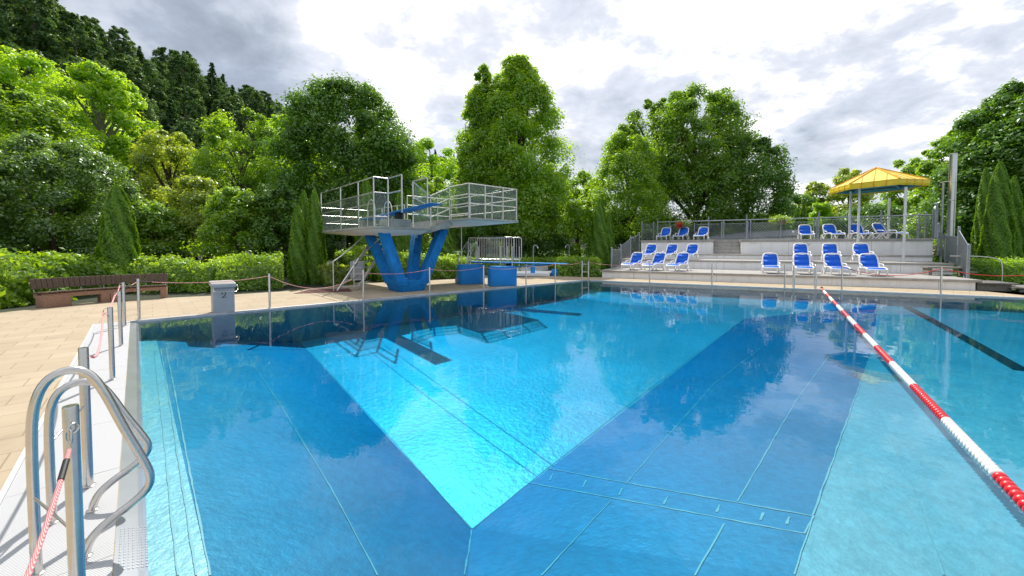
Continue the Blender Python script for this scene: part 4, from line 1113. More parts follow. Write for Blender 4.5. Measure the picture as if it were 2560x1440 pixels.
# stairs between
mb = MB()
for k in range(4):
    v0 = 8.4 + .22 * k; mb.obox(W(-15.3, v0 + (9.25 - v0) / 2, Z1 + .05 + .1 * k - .02), TU * 1.15, TV * (9.25 - v0) / 2, V3(0, 0, .05))
mb.build('steps', 'concrete_grey', tow)
mb = MB(); mb.frust([W(-16.4, 8.3, Z1 - .2), W(-14.14, 8.3, Z1 - .2), W(-14.14, 9.4, Z2 - .28), W(-16.4, 9.4, Z2 - .28)], [W(-16.4, 8.3, Z1 - .02), W(-14.14, 8.3, Z1 - .02), W(-14.14, 9.4, Z2 - .06), W(-16.4, 9.4, Z2 - .06)])
mb.build('stair_slab', 'slab_edge', tow)
def railing(pts, hs, fr, parent, glass=(.0, .68), r=.026, skip=()):
    """posts at pts (world), rails at the fractions fr, one glass panel per bay"""
    for i, (p, h_) in enumerate(zip(pts, hs)):
        if i in skip: continue
        mb = MB(); mb.obox(p + V3(0, 0, h_ / 2), TU * r, TV * r * .8, V3(0, 0, h_ / 2)); mb.build('railing_post', 'rail_steel', parent)
    for i in range(len(pts) - 1):
        a, b_ = pts[i], pts[i + 1]; ha, hb = hs[i], hs[i + 1]
        for f in fr:
            mb = MB(); mb.tube([a + V3(0, 0, ha * f), b_ + V3(0, 0, hb * f)], r * .85, 6); mb.build('rail', 'rail_steel', parent, smooth=60)
        if glass:
            d = (b_ - a).normalized(); n = Vector((-d.y, d.x, 0)) * .006
            g0, g1 = glass; a2, b2 = a + d * .05, b_ - d * .05
            mb = MB(); mb.frust([a2 - n + V3(0, 0, ha * g0 + .04), b2 - n + V3(0, 0, hb * g0 + .04), b2 + n + V3(0, 0, hb * g0 + .04), a2 + n + V3(0, 0, ha * g0 + .04)],
                                [a2 - n + V3(0, 0, ha * g1), b2 - n + V3(0, 0, hb * g1), b2 + n + V3(0, 0, hb * g1), a2 + n + V3(0, 0, ha * g1)])
            mb.build('glass_panel', 'rail_glass', parent)
h1 = 1.78
railing([W(u, 6.05, Z1) for u in (-20.2, -17.6, -15.65, -14.2)], [h1] * 4, (1, .69, .46, .2), tow)
railing([W(-14.2, 6.05, Z1), W(-14.2, 6.6, Z1)], [h1] * 2, (1, .69, .2), tow, skip=(0,))
railing([W(-14.2, 6.6, Z1), W(-13.1, 6.6, Z1)], [h1] * 2, (1, .69), tow, glass=None, skip=(0, 1))
mb = MB(); mb.obox(W(-13.1, 6.6, Z1 + .45 + (h1 - .45) / 2), TU * .026, TV * .02, V3(0, 0, (h1 - .45) / 2)); mb.build('railing_post', 'rail_steel', tow)
railing([W(-14.2, 7.62, Z1), W(-13.1, 7.62, Z1 + .0)], [h1] * 2, (1, .62), tow, glass=(.2, .62), skip=(1,))
mb = MB(); mb.obox(W(-13.1, 7.62, Z1 + .45 + (h1 - .45) / 2), TU * .026, TV * .02, V3(0, 0, (h1 - .45) / 2)); mb.build('railing_post', 'rail_steel', tow)
railing([W(-14.2, 7.62, Z1), W(-14.2, 8.4, Z1), W(-14.2, 9.3, Z2)], [h1, 1.3, 1.3], (1, .66, .33), tow, glass=(0, 1), skip=(0, 2))
railing([W(-20.2, 6.05, Z1), W(-20.2, 8.3, Z1)], [1.1] * 2, (1, .66, .33), tow, skip=(0,))
railing([W(u, 8.33, Z1) for u in (-20.2, -18.6, -17.0, -16.3)], [1.1] * 4, (1, .66, .33), tow, skip=(0,))
h2 = 1.33
railing([W(-14.2, 9.3, Z2), W(-12.82, 9.3, Z2)], [h2] * 2, (1, .69, .42, .12), tow, glass=(0, 1))
railing([W(-12.82, v, Z2) for v in (9.3, 10.1, 11.05, 11.83)], [h2] * 4, (1, .69, .42), tow, glass=(0, 1), skip=(0,))
railing([W(u, 11.83, Z2) for u in (-12.82, -14.5, -16.2, -17.9)], [h2] * 4, (1, .66, .33), tow, glass=None, skip=(0,))
railing([W(-17.9, v, Z2) for v in (11.83, 11.0, 9.3)], [h2] * 3, (1, .66, .33), tow, glass=None, skip=(0,))
# ladder up to the platform
la, lb_ = P(868, 727), D(960, 590, 17.9)
cp2 = V3(.28, .22, 0) * 1.0
for o_ in (-1, 1):
    mb = MB(); mb.beam(la + cp2 * o_, lb_ + cp2 * o_ + V3(0, 0, .1), .05, .10); mb.build('stringer', 'rail_steel', tow)
for k in range(9):
    f = (k + .7) / 9.3; c = la.lerp(lb_, f); mb = MB(); mb.obox(c, cp2, V3(.07, -.03, 0), V3(0, 0, .015)); mb.build('ladder_tread', 'rail_steel', tow)
for o_ in (-1, 1):
    mb = MB(); pp = [la + cp2 * o_ * 1.08 + V3(-.12, 0, 0), la + cp2 * o_ * 1.08 + V3(-.12, 0, 1.15), la.lerp(lb_, .2) + cp2 * o_ * 1.08 + V3(-.1, 0, .95), la.lerp(lb_, .97) + cp2 * o_ * 1.08 + V3(0, 0, .45)]
    mb.tube(pp, .022, 6); mb.build('ladder_handrail', 'rail_steel', tow)
c = (P(875, 716) + P(912, 712)) / 2
mb = MB(); mb.obox(V3(c.x, c.y, .66), V3(.28, .09, 0), V3(-.01, .03, 0), V3(0, 0, .42)); mb.build('barrier_plate', 'block_grey', tow, bevel=.01)
mb = MB(); mb.tube([W(-15.2, 10.6, 0), W(-15.2, 10.6, Z2 - .1)], .02, 6); mb.build('drain_pipe', 'rail_steel', tow)

# springboard on the lower platform
def springboard(name, label, tip, tail, width, th, mt='blue_board'):
    """flexible board, built as its own thing"""
    d = (tip - tail).normalized(); n = Vector((-d.y, d.x, 0)).normalized() * width / 2; u_ = n.cross(d).normalized(); u_ = u_ if u_.z > 0 else -u_
    root = thing(name, label, 'springboard', tail)
    mb = MB(); L = (tip - tail).length
    mb.frust([tail - n - u_ * th, tip - n - u_ * th * .25, tip + n - u_ * th * .25, tail + n - u_ * th], [tail - n, tip - n, tip + n, tail + n])
    mb.build('board', mt, root, bevel=.006)
    for k in (-.8, 0, .8):
        mb = MB(); mb.frust([tail + n * k - n * .05 - u_ * th * 1.7 + d * .3, tail + n * k + n * .05 - u_ * th * 1.7 + d * .3, tip + n * k + n * .05 - d * 1.2 - u_ * th * .9, tip + n * k - n * .05 - d * 1.2 - u_ * th * .9],
                            [tail + n * k - n * .05 - u_ * th * .9 + d * .3, tail + n * k + n * .05 - u_ * th * .9 + d * .3, tip + n * k + n * .05 - d * 1.2 - u_ * th * .4, tip + n * k - n * .05 - d * 1.2 - u_ * th * .4])
        mb.build('rib', mt, root)
    return root
s3 = springboard('springboard', 'long blue springboard rising out over the pool from the lower platform', W(-11.56, 7.08, 3.16), W(-17.6, 7.08, 2.93), .50, .05)
mb = MB(); mb.lathe([(.14, -.24), (.16, -.12), (.14, 0)], W(-14.3, 7.08, 3.02), 12); mb.build('fulcrum_roller', 'black_rubber', s3)
mb = MB(); mb.obox(W(-14.65, 7.1, Z1 + .15), TU * .5, TV * .42, V3(0, 0, .15)); mb.build('fulcrum_box', 'slab_edge', s3, bevel=.01)
mb = MB(); mb.obox(W(-17.4, 7.1, Z1 + .2), TU * .25, TV * .3, V3(0, 0, .2)); mb.build('anchor_block', 'concrete_grey', s3, bevel=.01)
for o_ in (-.36, .36):
    mb = MB(); mb.tube(smooth_path([W(-16.4, 7.08 + o_, Z1), W(-16.4, 7.08 + o_, Z1 + 1.1), W(-15.9, 7.08 + o_, Z1 + 1.2), W(-15.6, 7.08 + o_, Z1 + .8), W(-15.7, 7.08 + o_, Z1)], 2), .022, 6); mb.build('grab_rail', 'rail_steel', s3)

# ---- low diving board on two blue blocks
lowd = thing('low_diving_board', 'low blue diving board with barred side rails on two blue concrete blocks', 'diving board', P(1245, 716))
bt, btl = P(1392, 655.5, 1.03), P(1176, 652, 1.03)
bd = Vector((.88, -.475, 0)).normalized()
btl = D(1180, 652, 19.0); btl.z = 1.04; bt = btl + bd * 4.75; bt.z = 1.02
bn = Vector((-bd.y, bd.x, 0))
def block(px0, y0, px1, y1, dep, zt):
    a, b_ = P(px0, y0), P(px1, y1)
    mb = MB(); cpt = (a + b_) / 2 + V3(.05, .34, 0)
    poly = []
    hw_, hd_ = (b_ - a).length / 2, dep / 2
    d_ = (b_ - a).normalized(); n = Vector((-d_.y, d_.x, 0)); cc = (a + b_) / 2 + n * hd_
    for k in range(20):
        an = 2 * math.pi * k / 20; ca, sa = math.cos(an), math.sin(an)
        poly.append(cc + d_ * hw_ * math.copysign(abs(ca) ** .5, ca) + n * hd_ * math.copysign(abs(sa) ** .5, sa))
    mb.prism(poly, 0, zt); mb.build('block', 'blue_block', lowd, bevel=.03, smooth=50); return cc
cn = block(1226, 717, 1296, 714.5, .62, .87)
cf = block(1151, 712, 1216, 709, .70, .90)
mb = MB(); n = bn * .26
mb.frust([btl - n - V3(0, 0, .07), bt - n - V3(0, 0, .02), bt + n - V3(0, 0, .02), btl + n - V3(0, 0, .07)], [btl - n, bt - n, bt + n, btl + n]); mb.build('board', 'blue_board', lowd, bevel=.005)
fm = btl + bd * 2.0
mb = MB(); mb.tube([V3(fm.x, fm.y, .91) - bn * .22, V3(fm.x, fm.y, .91) + bn * .22], .055, 10); mb.build('fulcrum_roller', 'black_rubber', lowd)
for sgn in (-1, 1):
    for o_ in (.16, 1.75, 2.35):
        p = btl + bd * o_ + bn * .34 * sgn; mb = MB(); mb.tube([V3(p.x, p.y, .86), V3(p.x, p.y, 1.75)], .022, 6); mb.build('bracket', 'rail_steel', lowd)
    a, b_ = btl + bd * .05 + bn * .36 * sgn, btl + bd * 2.45 + bn * .36 * sgn
    lo, hi = .10, 1.10
    fr = [a + V3(0, 0, lo), b_ + V3(0, 0, lo), b_ + V3(0, 0, hi), a + V3(0, 0, hi)]
    pp = []
    for i in range(4):
        p, q, r_ = fr[i - 1], fr[i], fr[(i + 1) % 4]
        d0, d1 = (p - q).normalized(), (r_ - q).normalized()
        pp += [q + d0 * .1, q + d0 * .03 + d1 * .03, q + d1 * .1]
    mb = MB(); mb.tube(pp, .024, 8, closed=True)
    for k in range(1, 19):
        p = a.lerp(b_, k / 19); mb.tube([p + V3(0, 0, lo), p + V3(0, 0, hi)], .009, 5)
    mb.build('side_rail', 'rail_steel', lowd, smooth=60)
for sgn in (-1, 1):
    p0 = btl - bd * .62 + bn * .34 * sgn; p1 = btl - bd * .02 + bn * .34 * sgn
    mb = MB(); mb.tube(smooth_path([V3(p0.x, p0.y, 0), V3(p0.x, p0.y, 1.22), V3(p1.x, p1.y, 1.98), V3(p1.x + .04, p1.y, 1.9), V3(p1.x + .04, p1.y, .9)], 1), .022, 6); mb.build('handrail', 'rail_steel', lowd, smooth=60)
mb = MB()
for k in range(3):
    p = btl - bd * (.22 + .25 * (2 - k) - .10); mb.obox(V3(p.x, p.y, .11 + .22 * k), bd * (.14 + .02), bn * .30, V3(0, 0, .11))
mb.build('steps', 'concrete_grey', lowd, bevel=.008)

# ---- foot shower basin and showers
fa = P(1296, 690); 
fb = thing('foot_shower_basin', 'low white shower basin with blue rim behind the low diving board', 'shower basin', fa)
a, b_, c, d = P(1296, 691), P(1372, 678), P(1398, 688), P(1330, 691)
mb = MB(); mb.prism([P(1290, 690), P(1374, 690), P(1374, 690) + V3(.5, 2.4, 0), P(1290, 690) + V3(0, 2.4, 0)], 0, .16); mb.build('floor_slab', 'slab_white', fb)
mb = MB(); mb.frust([P(1284, 684), P(1370, 675), P(1370, 675) + V3(0, .25, 0), P(1284, 684) + V3(0, .25, 0)], [p + V3(0, 0, .38) for p in (P(1284, 684), P(1370, 675), P(1370, 675) + V3(0, .25, 0), P(1284, 684) + V3(0, .25, 0))]); mb.build('rim_wall', 'slab_white', fb)
mb = MB(); mb.frust([p + V3(0, 0, .384) for p in (P(1284, 684) + V3(0, -.04, 0), P(1370, 675) + V3(0.05, -.04, 0), P(1370, 675) + V3(.05, .3, 0), P(1284, 684) + V3(0, .3, 0))], [p + V3(0, 0, .46) for p in (P(1284, 684) + V3(0, -.04, 0), P(1370, 675) + V3(.05, -.04, 0), P(1370, 675) + V3(.05, .3, 0), P(1284, 684) + V3(0, .3, 0))]); mb.build('blue_rim', 'blue_block', fb)
mb = MB(); p = P(1388, 690); mb.box((p.x, p.y + .3, .2), (.34, .5, .4)); mb.build('end_block', 'blue_block', fb, bevel=.02)
mb = MB(); p = D(1332, 670, 24.0); mb.box((p.x, 24.0, .35), (.26, .3, .55)); mb.build('shower_pedestal', 'blue_block', fb, bevel=.02)
def shower(px, Yd, dirx, label, h=2.0):
    p = D(px, 650, Yd); p.z = 0; r = thing('shower_post', label, 'outdoor shower', p)
    mb = MB(); mb.tube(smooth_path([p, p + V3(0, 0, h - .25), p + V3(.02 * dirx, 0, h), p + V3(.18 * dirx, 0, h + .03), p + V3(.27 * dirx, 0, h - .10)], 2), .035, 8); mb.build('pipe', 'galvanised', r, smooth=60)
    mb = MB(); mb.lathe([(.05, 0), (.045, .06), (.03, .08)], p + V3(.27 * dirx, 0, h - .16), 8); mb.build('shower_head', 'rail_steel', r)
shower(1333, 24.0, 1, 'curved outdoor shower pipe rising from the blue pedestal', 1.8)
shower(1423, 29.5, -1, 'curved outdoor shower pipe on the lawn behind the clipped hedge', 1.85)

# ------------------------------------------------------------------ terrace
TC = Vector((.89, -.456, 0)).normalized(); TN = Vector((-TC.y, TC.x, 0))
def S(s, n, z=0.0): return TC * s + TN * n + Vector((0, 0, z))
def spx(px, n):       # s coordinate where the column px meets the line n
    a = (px - CX) / F; k = TN.x * a + TN.y; Yd = n / k; p = Vector((a * Yd, Yd, 0)); return p.dot(TC)
def SP_(px, n, z): return S(spx(px, n), n, z)
ter = thing('terrace', 'white and grey stepped concrete sun terrace beyond the pool', 'terrace', S(2, 25))
def sbox(name, s0, s1, n0, n1, z0, z1, m, parent=ter, bevel=0):
    mb = MB(); mb.prism([S(s0, n0), S(s1, n0), S(s1, n1), S(s0, n1)], z0, z1); return mb.build(name, m, parent, bevel=bevel)
ZL = [.42, .94, 1.26, 2.20]
N1, N2, N3, N4, N5 = 22.2, 26.0, 28.9, 30.3, 36.0
e1 = (spx(1503, N1), spx(2448, N1)); e2 = (spx(1545, N2), spx(2388, N2)); e3 = (spx(1590, N3), spx(2336, N3)); e4 = (spx(1601, N4), spx(2331, N4))
sbox('step_wall', e1[0] + .05, e1[1] - .05, N1 + .05, N2 + .2, -.02, ZL[0] - .10, 'white_wall')
sbox('step_slab', e1[0] - .03, e1[1] + .12, N1 - .02, N2 + .3, ZL[0] - .10, ZL[0], 'concrete_cap', bevel=.01)
sbox('step_wall', e2[0] + .05, e2[1] - .05, N2 + .05, N3 + .2, ZL[0] + .002, ZL[1] - .10, 'white_wall')
sbox('step_slab', e2[0], e2[1], N2, N3 + .3, ZL[1] - .10, ZL[1], 'concrete_cap', bevel=.01)
sbox('step_wall', e3[0] + .05, e3[1] - .05, N3 + .05, N4 + .2, ZL[1] + .002, ZL[2] - .08, 'white_wall')
sbox('step_slab', e3[0], e3[1], N3, N4 + .3, ZL[2] - .08, ZL[2], 'concrete_cap', bevel=.01)
g0, g1 = spx(1783, N4), spx(1850, N4)
for a, b_ in ((e4[0], g0), (g1, e4[1])):
    sbox('parapet_wall', a + .04, b_, N4, N4 + .25, ZL[2] + .002, ZL[3] - .15, 'white_wall')
    sbox('parapet_cap', a, b_ + .02, N4 - .06, N4 + .5, ZL[3] - .148, ZL[3], 'concrete_cap', bevel=.01)
sbox('upper_deck', e4[0] + .02, e4[1] - .02, N4 + 1.0, N5, ZL[1], ZL[3] - .004, 'concrete_cap')
sbox('upper_deck', e4[0] + .02, g0, N4 + .5, N4 + 1.0, ZL[1], ZL[3] - .006, 'concrete_cap')
sbox('upper_deck', g1, e4[1] - .02, N4 + .5, N4 + 1.0, ZL[1], ZL[3] - .006, 'concrete_cap')
for k in range(3): sbox('stair_step', g0 + .01, g1 - .01, N4 - .02 + .33 * k, N4 + 1.0 + .002 * k, ZL[2] + .002, ZL[2] + .235 * (k + 1), 'concrete_grey', bevel=.008)
for px_, z_ in ((1678, ZL[3] - .30), (1684, ZL[3] - .34), (2012, ZL[3] - .28), (2021, ZL[3] - .34)):
    q = SP_(px_, N4 - .004, z_); mb = MB()
    mb.beam(q - TC * .10 - V3(0, 0, .10), q + TC * .10 + V3(0, 0, .10), .006, .02, up=TN); mb.build('paint_mark', 'mat_red' if px_ > 2015 else 'black_paint', ter, smooth=0)
    mb = MB(); mb.beam(q - TC * .09 + V3(0, 0, .10), q + TC * .07 - V3(0, 0, .08), .006, .02, up=TN); mb.build('paint_mark', 'black_paint', ter, smooth=0)
# wooden steps at the right end
mb = MB(); mb.prism([S(e1[1] + .05, N1 + .1), S(e1[1] + 1.15, N1 + .1), S(e1[1] + 1.15, N1 + 1.6), S(e1[1] + .05, N1 + 1.6)], .26, .32); mb.prism([S(e1[1] + .9, N1 - .1), S(e1[1] + 2.2, N1 - .1), S(e1[1] + 2.2, N1 + 1.5), S(e1[1] + .9, N1 + 1.5)], .12, .18)
ws = thing('wooden_steps', 'weathered wooden steps at the right foot of the terrace', 'steps', S(e1[1] + 1, N1 + .5))
mb.build('tread', 'terrace_wood', ws, bevel=.006)
mb = MB(); mb.prism([S(e1[1] + .06, N1 + .2), S(e1[1] + 1.0, N1 + .2), S(e1[1] + 1.0, N1 + .5), S(e1[1] + .06, N1 + .5)], 0, .255); mb.prism([S(e1[1] + 1.1, N1 - .05), S(e1[1] + 2.1, N1 - .05), S(e1[1] + 2.1, N1 + .2), S(e1[1] + 1.1, N1 + .2)], 0, .115); mb.build('support', 'terrace_wood', ws)
sbp = S(spx(2365, N2 - .9), N2 - .9)
wb = thing('wooden_box_step', 'weathered wooden box step on the lowest terrace tread at the right', 'steps', sbp)
mb = MB(); mb.obox(sbp + V3(0, 0, ZL[0] + .36), TC * .72, TN * .35, V3(0, 0, .03)); mb.obox(sbp - TN * .3 + TC * .15 + V3(0, 0, ZL[0] + .19), TC * .65, TN * .25, V3(0, 0, .025)); mb.build('tread', 'terrace_wood', wb)
mb = MB()
for k in (-.6, .6): mb.obox(sbp + TC * k + V3(0, 0, ZL[0] + .166), TC * .06, TN * .3, V3(0, 0, .164))
mb.build('support', 'terrace_wood', wb)

# ---- fences
def fence(name, label, pts, hs, bars='\\', gap=.06, pw=.10, base=None, cat='fence'):
    """pts: world points on the ground; hs: heights; framed panels with slanting bars between square posts"""
    root = thing(name, label, cat, pts[0])
    for i, p in enumerate(pts):
        mb = MB(); mb.lathe([(pw * .5, 0), (pw * .5, hs[i]), (pw * .3, hs[i] + .02)], p, 10); mb.build('post', 'galvanised', root, smooth=40)
    for i in range(len(pts) - 1):
        a, b_ = pts[i], pts[i + 1]; d = b_ - a; L = Vector((d.x, d.y, 0)).length
        if L < .25: continue
        h = min(hs[i], hs[i + 1]) - .10; m = .10 / L
        A, B = a.lerp(b_, m), b_.lerp(a, m); lo = .08
        mb = MB(); mb.tube([A + V3(0, 0, lo), B + V3(0, 0, lo), B + V3(0, 0, h), A + V3(0, 0, h)], .016, 5, closed=True)
        Lp = (B - A).length; Hh_ = h - lo; up_ = bars[i % len(bars)] == '/'
        sl = Hh_ * (.9 if L > 1.2 else .35); k = -sl
        while k < Lp:
            # bar from (k,0) to (k+sl,Hh_) clipped to the frame
            x0, z0, x1, z1 = k, 0, k + sl, Hh_
            if x0 < 0: z0 = -x0 / sl * Hh_; x0 = 0
            if x1 > Lp: z1 = (Lp - k) / sl * Hh_; x1 = Lp
            if x1 - x0 > .02:
                if not up_: x0, x1 = Lp - x0, Lp - x1
                mb.tube([A.lerp(B, x0 / Lp) + V3(0, 0, lo + z0), A.lerp(B, x1 / Lp) + V3(0, 0, lo + z1)], .016, 4)
            k += .17 if L > 1.2 else .11
        mb.build('panel', 'galvanised', root, smooth=60)
    return root
NB = N4 + 2.6
def SP(px, n, z): return S(spx(px, n), n, z)
fence('fence', 'grey metal fence with slanting bars along the left back of the upper terrace', [SP(px, NB, ZL[3]) for px in (1604, 1633, 1673, 1735, 1803)], [1.55, 1.45, 1.35, 1.3, 1.3], '//\\\\')
fence('fence', 'grey metal gate fence with slanting bars behind the middle of the terrace', [SP(px, NB + .1, ZL[3] - .1) for px in (1808, 1868, 1875, 1950, 2033)], [1.45, 1.4, 1.45, 1.4, 1.4], '\\//\\/')
fence('fence', 'grey metal fence with slanting bars along the right back of the upper terrace', [SP(px, NB, ZL[3]) for px in (2040, 2130, 2220, 2295, 2312, 2340)], [1.4, 1.4, 1.45, 1.55, 1.6, 1.7], '\\/\\\\\\')
# long hand rail carried by tall posts above the fences
hr = thing('guard_rail', 'long grey guard rail on tall posts running above the terrace fences', 'railing', SP(1640, NB - .5, ZL[3]))
pxs = (1643, 1770, 1865, 2045, 2200, 2330); tp = []
for px, hh in zip(pxs, (1.62, 1.72, 1.78, 1.8, 1.75, 1.75)):
    p = SP(px, NB - .4, ZL[3]); mb = MB(); mb.lathe([(.045, 0), (.045, hh)], p, 8); mb.build('post', 'galvanised', hr); tp.append(p)
mb = MB(); mb.tube([p + V3(0, 0, 1.42) for p in tp], .035, 6); mb.build('rail', 'galvanised', hr)
# left side fence stepping down, right side fence
fence('fence', 'grey stepped fence closing the left end of the terrace', [S(spx(1598, N4 + .1) - .0, N4 + .1, ZL[2]), S(spx(1576, N3), N3, ZL[1]), S(spx(1552, N2), N2 - .0, ZL[0]), S(spx(1529, N1 + 1.6), N1 + 1.6, ZL[0])], [1.5, 1.5, 1.45, 1.25], '/')
fence('fence', 'grey stepped fence of narrow panels closing the right end of the terrace', [S(spx(2341, N4) + .05, N4, ZL[2]), S(spx(2364, N3), N3, ZL[1]), S(spx(2392, N2) + .05, N2, ZL[1] - .1), S(spx(2422, N1 + 1.2) , N1 + 1.2, ZL[0] - .35)], [1.75, 1.45, 1.8, 1.75], '/')
fence('fence', 'tall grey fence panel on the upper right terrace corner beside the chimney', [S(spx(2335, N5 - 2), N5 - 2, ZL[3]), S(spx(2338, N4 + .4), N4 + .4, ZL[3])], [1.85, 1.95], '/')
# curved handrail at the right
p = P(2504, 716); hrr = thing('handrail', 'bent steel handrail beside the steps at the right edge', 'handrail', p)
mb = MB(); mb.tube(smooth_path([p, p + V3(0, 0, 1.05), p + V3(-.15, .1, 1.22), p + V3(-.5, .4, 1.3), p + V3(-1.3, .9, 1.3)], 2), .022, 8); mb.build('rail', 'rail_steel', hrr, smooth=60)

# low roof behind the fence
rf = thing('low_shed', 'low flat-pitched grey roof seen through the terrace gate fence', 'shed', SP(1900, N5 + 4, 0))
a, b_ = SP(1765, N5 + 2, 2.35), SP(2010, N5 + 2, 2.55); c, d = SP(2006, N5 + 6, 3.15), SP(1800, N5 + 6, 2.95)
mb = MB(); mb.frust([a, b_, c, d], [q + V3(0, 0, .08) for q in (a, b_, c, d)])
for k in range(30):
    f = (k + .5) / 30; mb.beam(a.lerp(b_, f) + V3(0, 0, .09), d.lerp(c, f) + V3(0, 0, .09), .04, .03)
mb.build('roof', 'roof_sheet', rf, smooth=0)
mb = MB(); i_ = .15; mb.frust([V3(*(q.lerp((a + c) / 2, .04)).xy, -.02) for q in (a, b_, c, d)], [q.lerp((a + c) / 2, .04) - V3(0, 0, .01) for q in (a, b_, c, d)]); mb.build('wall', 'white_wall', rf)

# flower baskets on poles
def basket(px, py, n, zf, w_, label, red):
    c = SP(px, n, 0); Yd = c.y; c.z = D(px, py, Yd).z
    r = thing('flower_basket', label, 'flower basket', V3(c.x, c.y, c.z), 'flower baskets on the terrace fence')
    mb = MB(); mb.lathe([(.04, zf - c.z), (.04, -.15)], c, 8); mb.build('pole', 'galvanised', r)
    mb = MB(); mb.lathe([(.16, -.22), (.30, .0), (.31, .02)], c, 12); mb.build('bowl', 'terrace_wood', r)
    rg = np.random.default_rng(int(px)); N = 900
    pts = rg.normal(size=(N, 3)) * np.array([w_ * .38, .16, .13]) + np.array([0, 0, .12])
    me = leaf_mesh('foliage', pts, rg.normal(size=(N, 3)) + np.array([0, -.3, .6]), .10 * rg.uniform(.6, 1.4, N), rg.uniform(0, 1, N), 'leaf_hedge', rng=rg)
    o = bpy.data.objects.new('foliage', me); col.objects.link(o); o.parent = r
    if red:
        blossoms(r, 'blossom', 'flower_red', (c.x - w_ * .62, c.y - .2, c.z + .02), (.22, .12, .2), 60, .10, 5)
        blossoms(r, 'blossom', 'flower_white', (c.x + w_ * .2, c.y - .2, c.z + .25), (w_ * .6, .12, .15), 50, .08, 6)
    else:
        blossoms(r, 'blossom', 'flower_white', (c.x, c.y - .2, c.z + .15), (w_ * .7, .12, .16), 60, .07, 7)
        blossoms(r, 'blossom', 'flower_red', (c.x, c.y - .2, c.z - .02), (w_ * .3, .1, .08), 14, .07, 8)
basket(1708, 563, NB - .6, ZL[3], .62, 'basket of red and white flowers on a pole above the left upper loungers', True)
basket(1950, 553, NB - .6, ZL[3], .85, 'wide green basket with small white flowers above the gate fence', False)
# small round lamp on the fence
p = SP(1982, NB - .3, 0); p.z = D(1982, 580, p.y).z
mb = MB(); mb.lathe([(.02, -.07), (.06, -.03), (.07, 0), (.06, .04), (.02, .07)], p, 12); tag(mb.build('fence_lamp', 'plastic_white', smooth=60), 'small round white lamp near the right end of the gate fence', 'lamp')

# ---- gazebo
gc = V3(21.05, 23.3, 0); GR = 1.88
gz = thing('gazebo', 'hexagonal gazebo with worn yellow roof on white columns over the right terrace', 'gazebo', gc)
ze, zp = 5.30, 6.28
hexa = [gc + V3(math.cos(R(t_)) * GR, math.sin(R(t_)) * GR * 1.3, 0) for t_ in (190, 246, 308, 8, 70, 130)]
ap = gc + V3(0, 0, zp)
for i in range(6):
    a, b_ = hexa[i] + V3(0, 0, ze), hexa[(i + 1) % 6] + V3(0, 0, ze)
    mb = MB(); mb.add([a, b_, ap, a - V3(0, 0, .03), b_ - V3(0, 0, .03), ap - V3(0, 0, .03)], [(0, 1, 2), (5, 4, 3), (0, 3, 4, 1), (1, 4, 5, 2), (2, 5, 3, 0)])
    mb.build('roof_panel', 'yellow_sheet', gz, smooth=0)
    mb = MB(); o1 = (a - gc).normalized() * .03; 
    mb.frust([a - V3(0, 0, .21), b_ - V3(0, 0, .21), b_ - V3(0, 0, .21) - (b_ - gc) * .02, a - V3(0, 0, .21) - (a - gc) * .02], [a, b_, b_ - (b_ - gc) * .02, a - (a - gc) * .02]); mb.build('fascia', 'yellow_trim', gz, smooth=0)
    mb = MB(); mb.beam(a + V3(0, 0, .02), ap + V3(0, 0, .03), .07, .05)
    for k in (1, 2, 3):
        e_ = a.lerp(b_, k / 4); t2 = ap.lerp(a if k < 2 else b_, .0)
        mid = (a.lerp(b_, .5)); tgt = e_.lerp(ap, .97 - .0) if k == 2 else e_ + (ap - mid) * .48
        mb.beam(e_ + V3(0, 0, .012), tgt + V3(0, 0, .012), .03, .02); mb.obox(e_ - V3(0, 0, .15) + (e_ - gc).normalized() * .004 * 1, (b_ - a).normalized() * .03, (e_ - mid).cross(V3(0, 0, 1)).normalized() * .0 + V3((e_ - gc).x, (e_ - gc).y, 0).normalized() * .012, V3(0, 0, .15))
    mb.build('batten', 'orange_trim', gz)
    mb = MB(); mb.beam(a.lerp(gc + V3(0, 0, ze), .04) - V3(0, 0, .12), ap - V3(0, 0, .2), .08, .14)
    mb.beam(a.lerp(gc + V3(0, 0, ze), .06) - V3(0, 0, .16), b_.lerp(gc + V3(0, 0, ze), .06) - V3(0, 0, .16), .08, .16)
    mb.beam(a.lerp(gc + V3(0, 0, ze), .45) + V3(0, 0, .3), b_.lerp(gc + V3(0, 0, ze), .45) + V3(0, 0, .3), .06, .10)
    mb.build('rafter', 'teal_wood', gz)
    mb = MB(); i1 = .035; qa, qb = a.lerp(ap, .02) - V3(0, 0, .05), b_.lerp(ap, .02) - V3(0, 0, .05); qp = ap - V3(0, 0, .06)
    mb.add([qa, qb, qp], [(0, 1, 2)]); mb.build('ceiling_board', 'teal_wood', gz, smooth=0)
def column(px, n, zb):
    p = SP(px, n, zb); k = 0
    t_ = (p - gc); t_.z = 0
    zt = ze - .2 + (1 - t_.length / GR) * (zp - ze)
    mb = MB(); mb.lathe([(.06, 0), (.06, zt - zb)], p, 14); o = mb.build('column', 'column_white', gz, smooth=40)
    mb = MB(); mb.lathe([(.065, 0), (.085, .04), (.085, .12), (.065, .16)], p + V3(0, 0, (zt - zb) * .48 + (.5 if zb < 2 else 0)), 10)
    q = p + V3(.12, -.03, (zt - zb) * .55); mb.build('column_collar', 'column_white', gz, smooth=40)
column(2259, N3 - .9, ZL[1]); column(2144, N4 - .75, ZL[2] - .0); column(2122, N4 + 1.6, ZL[3]); column(2219, N4 + 2.3, ZL[3])

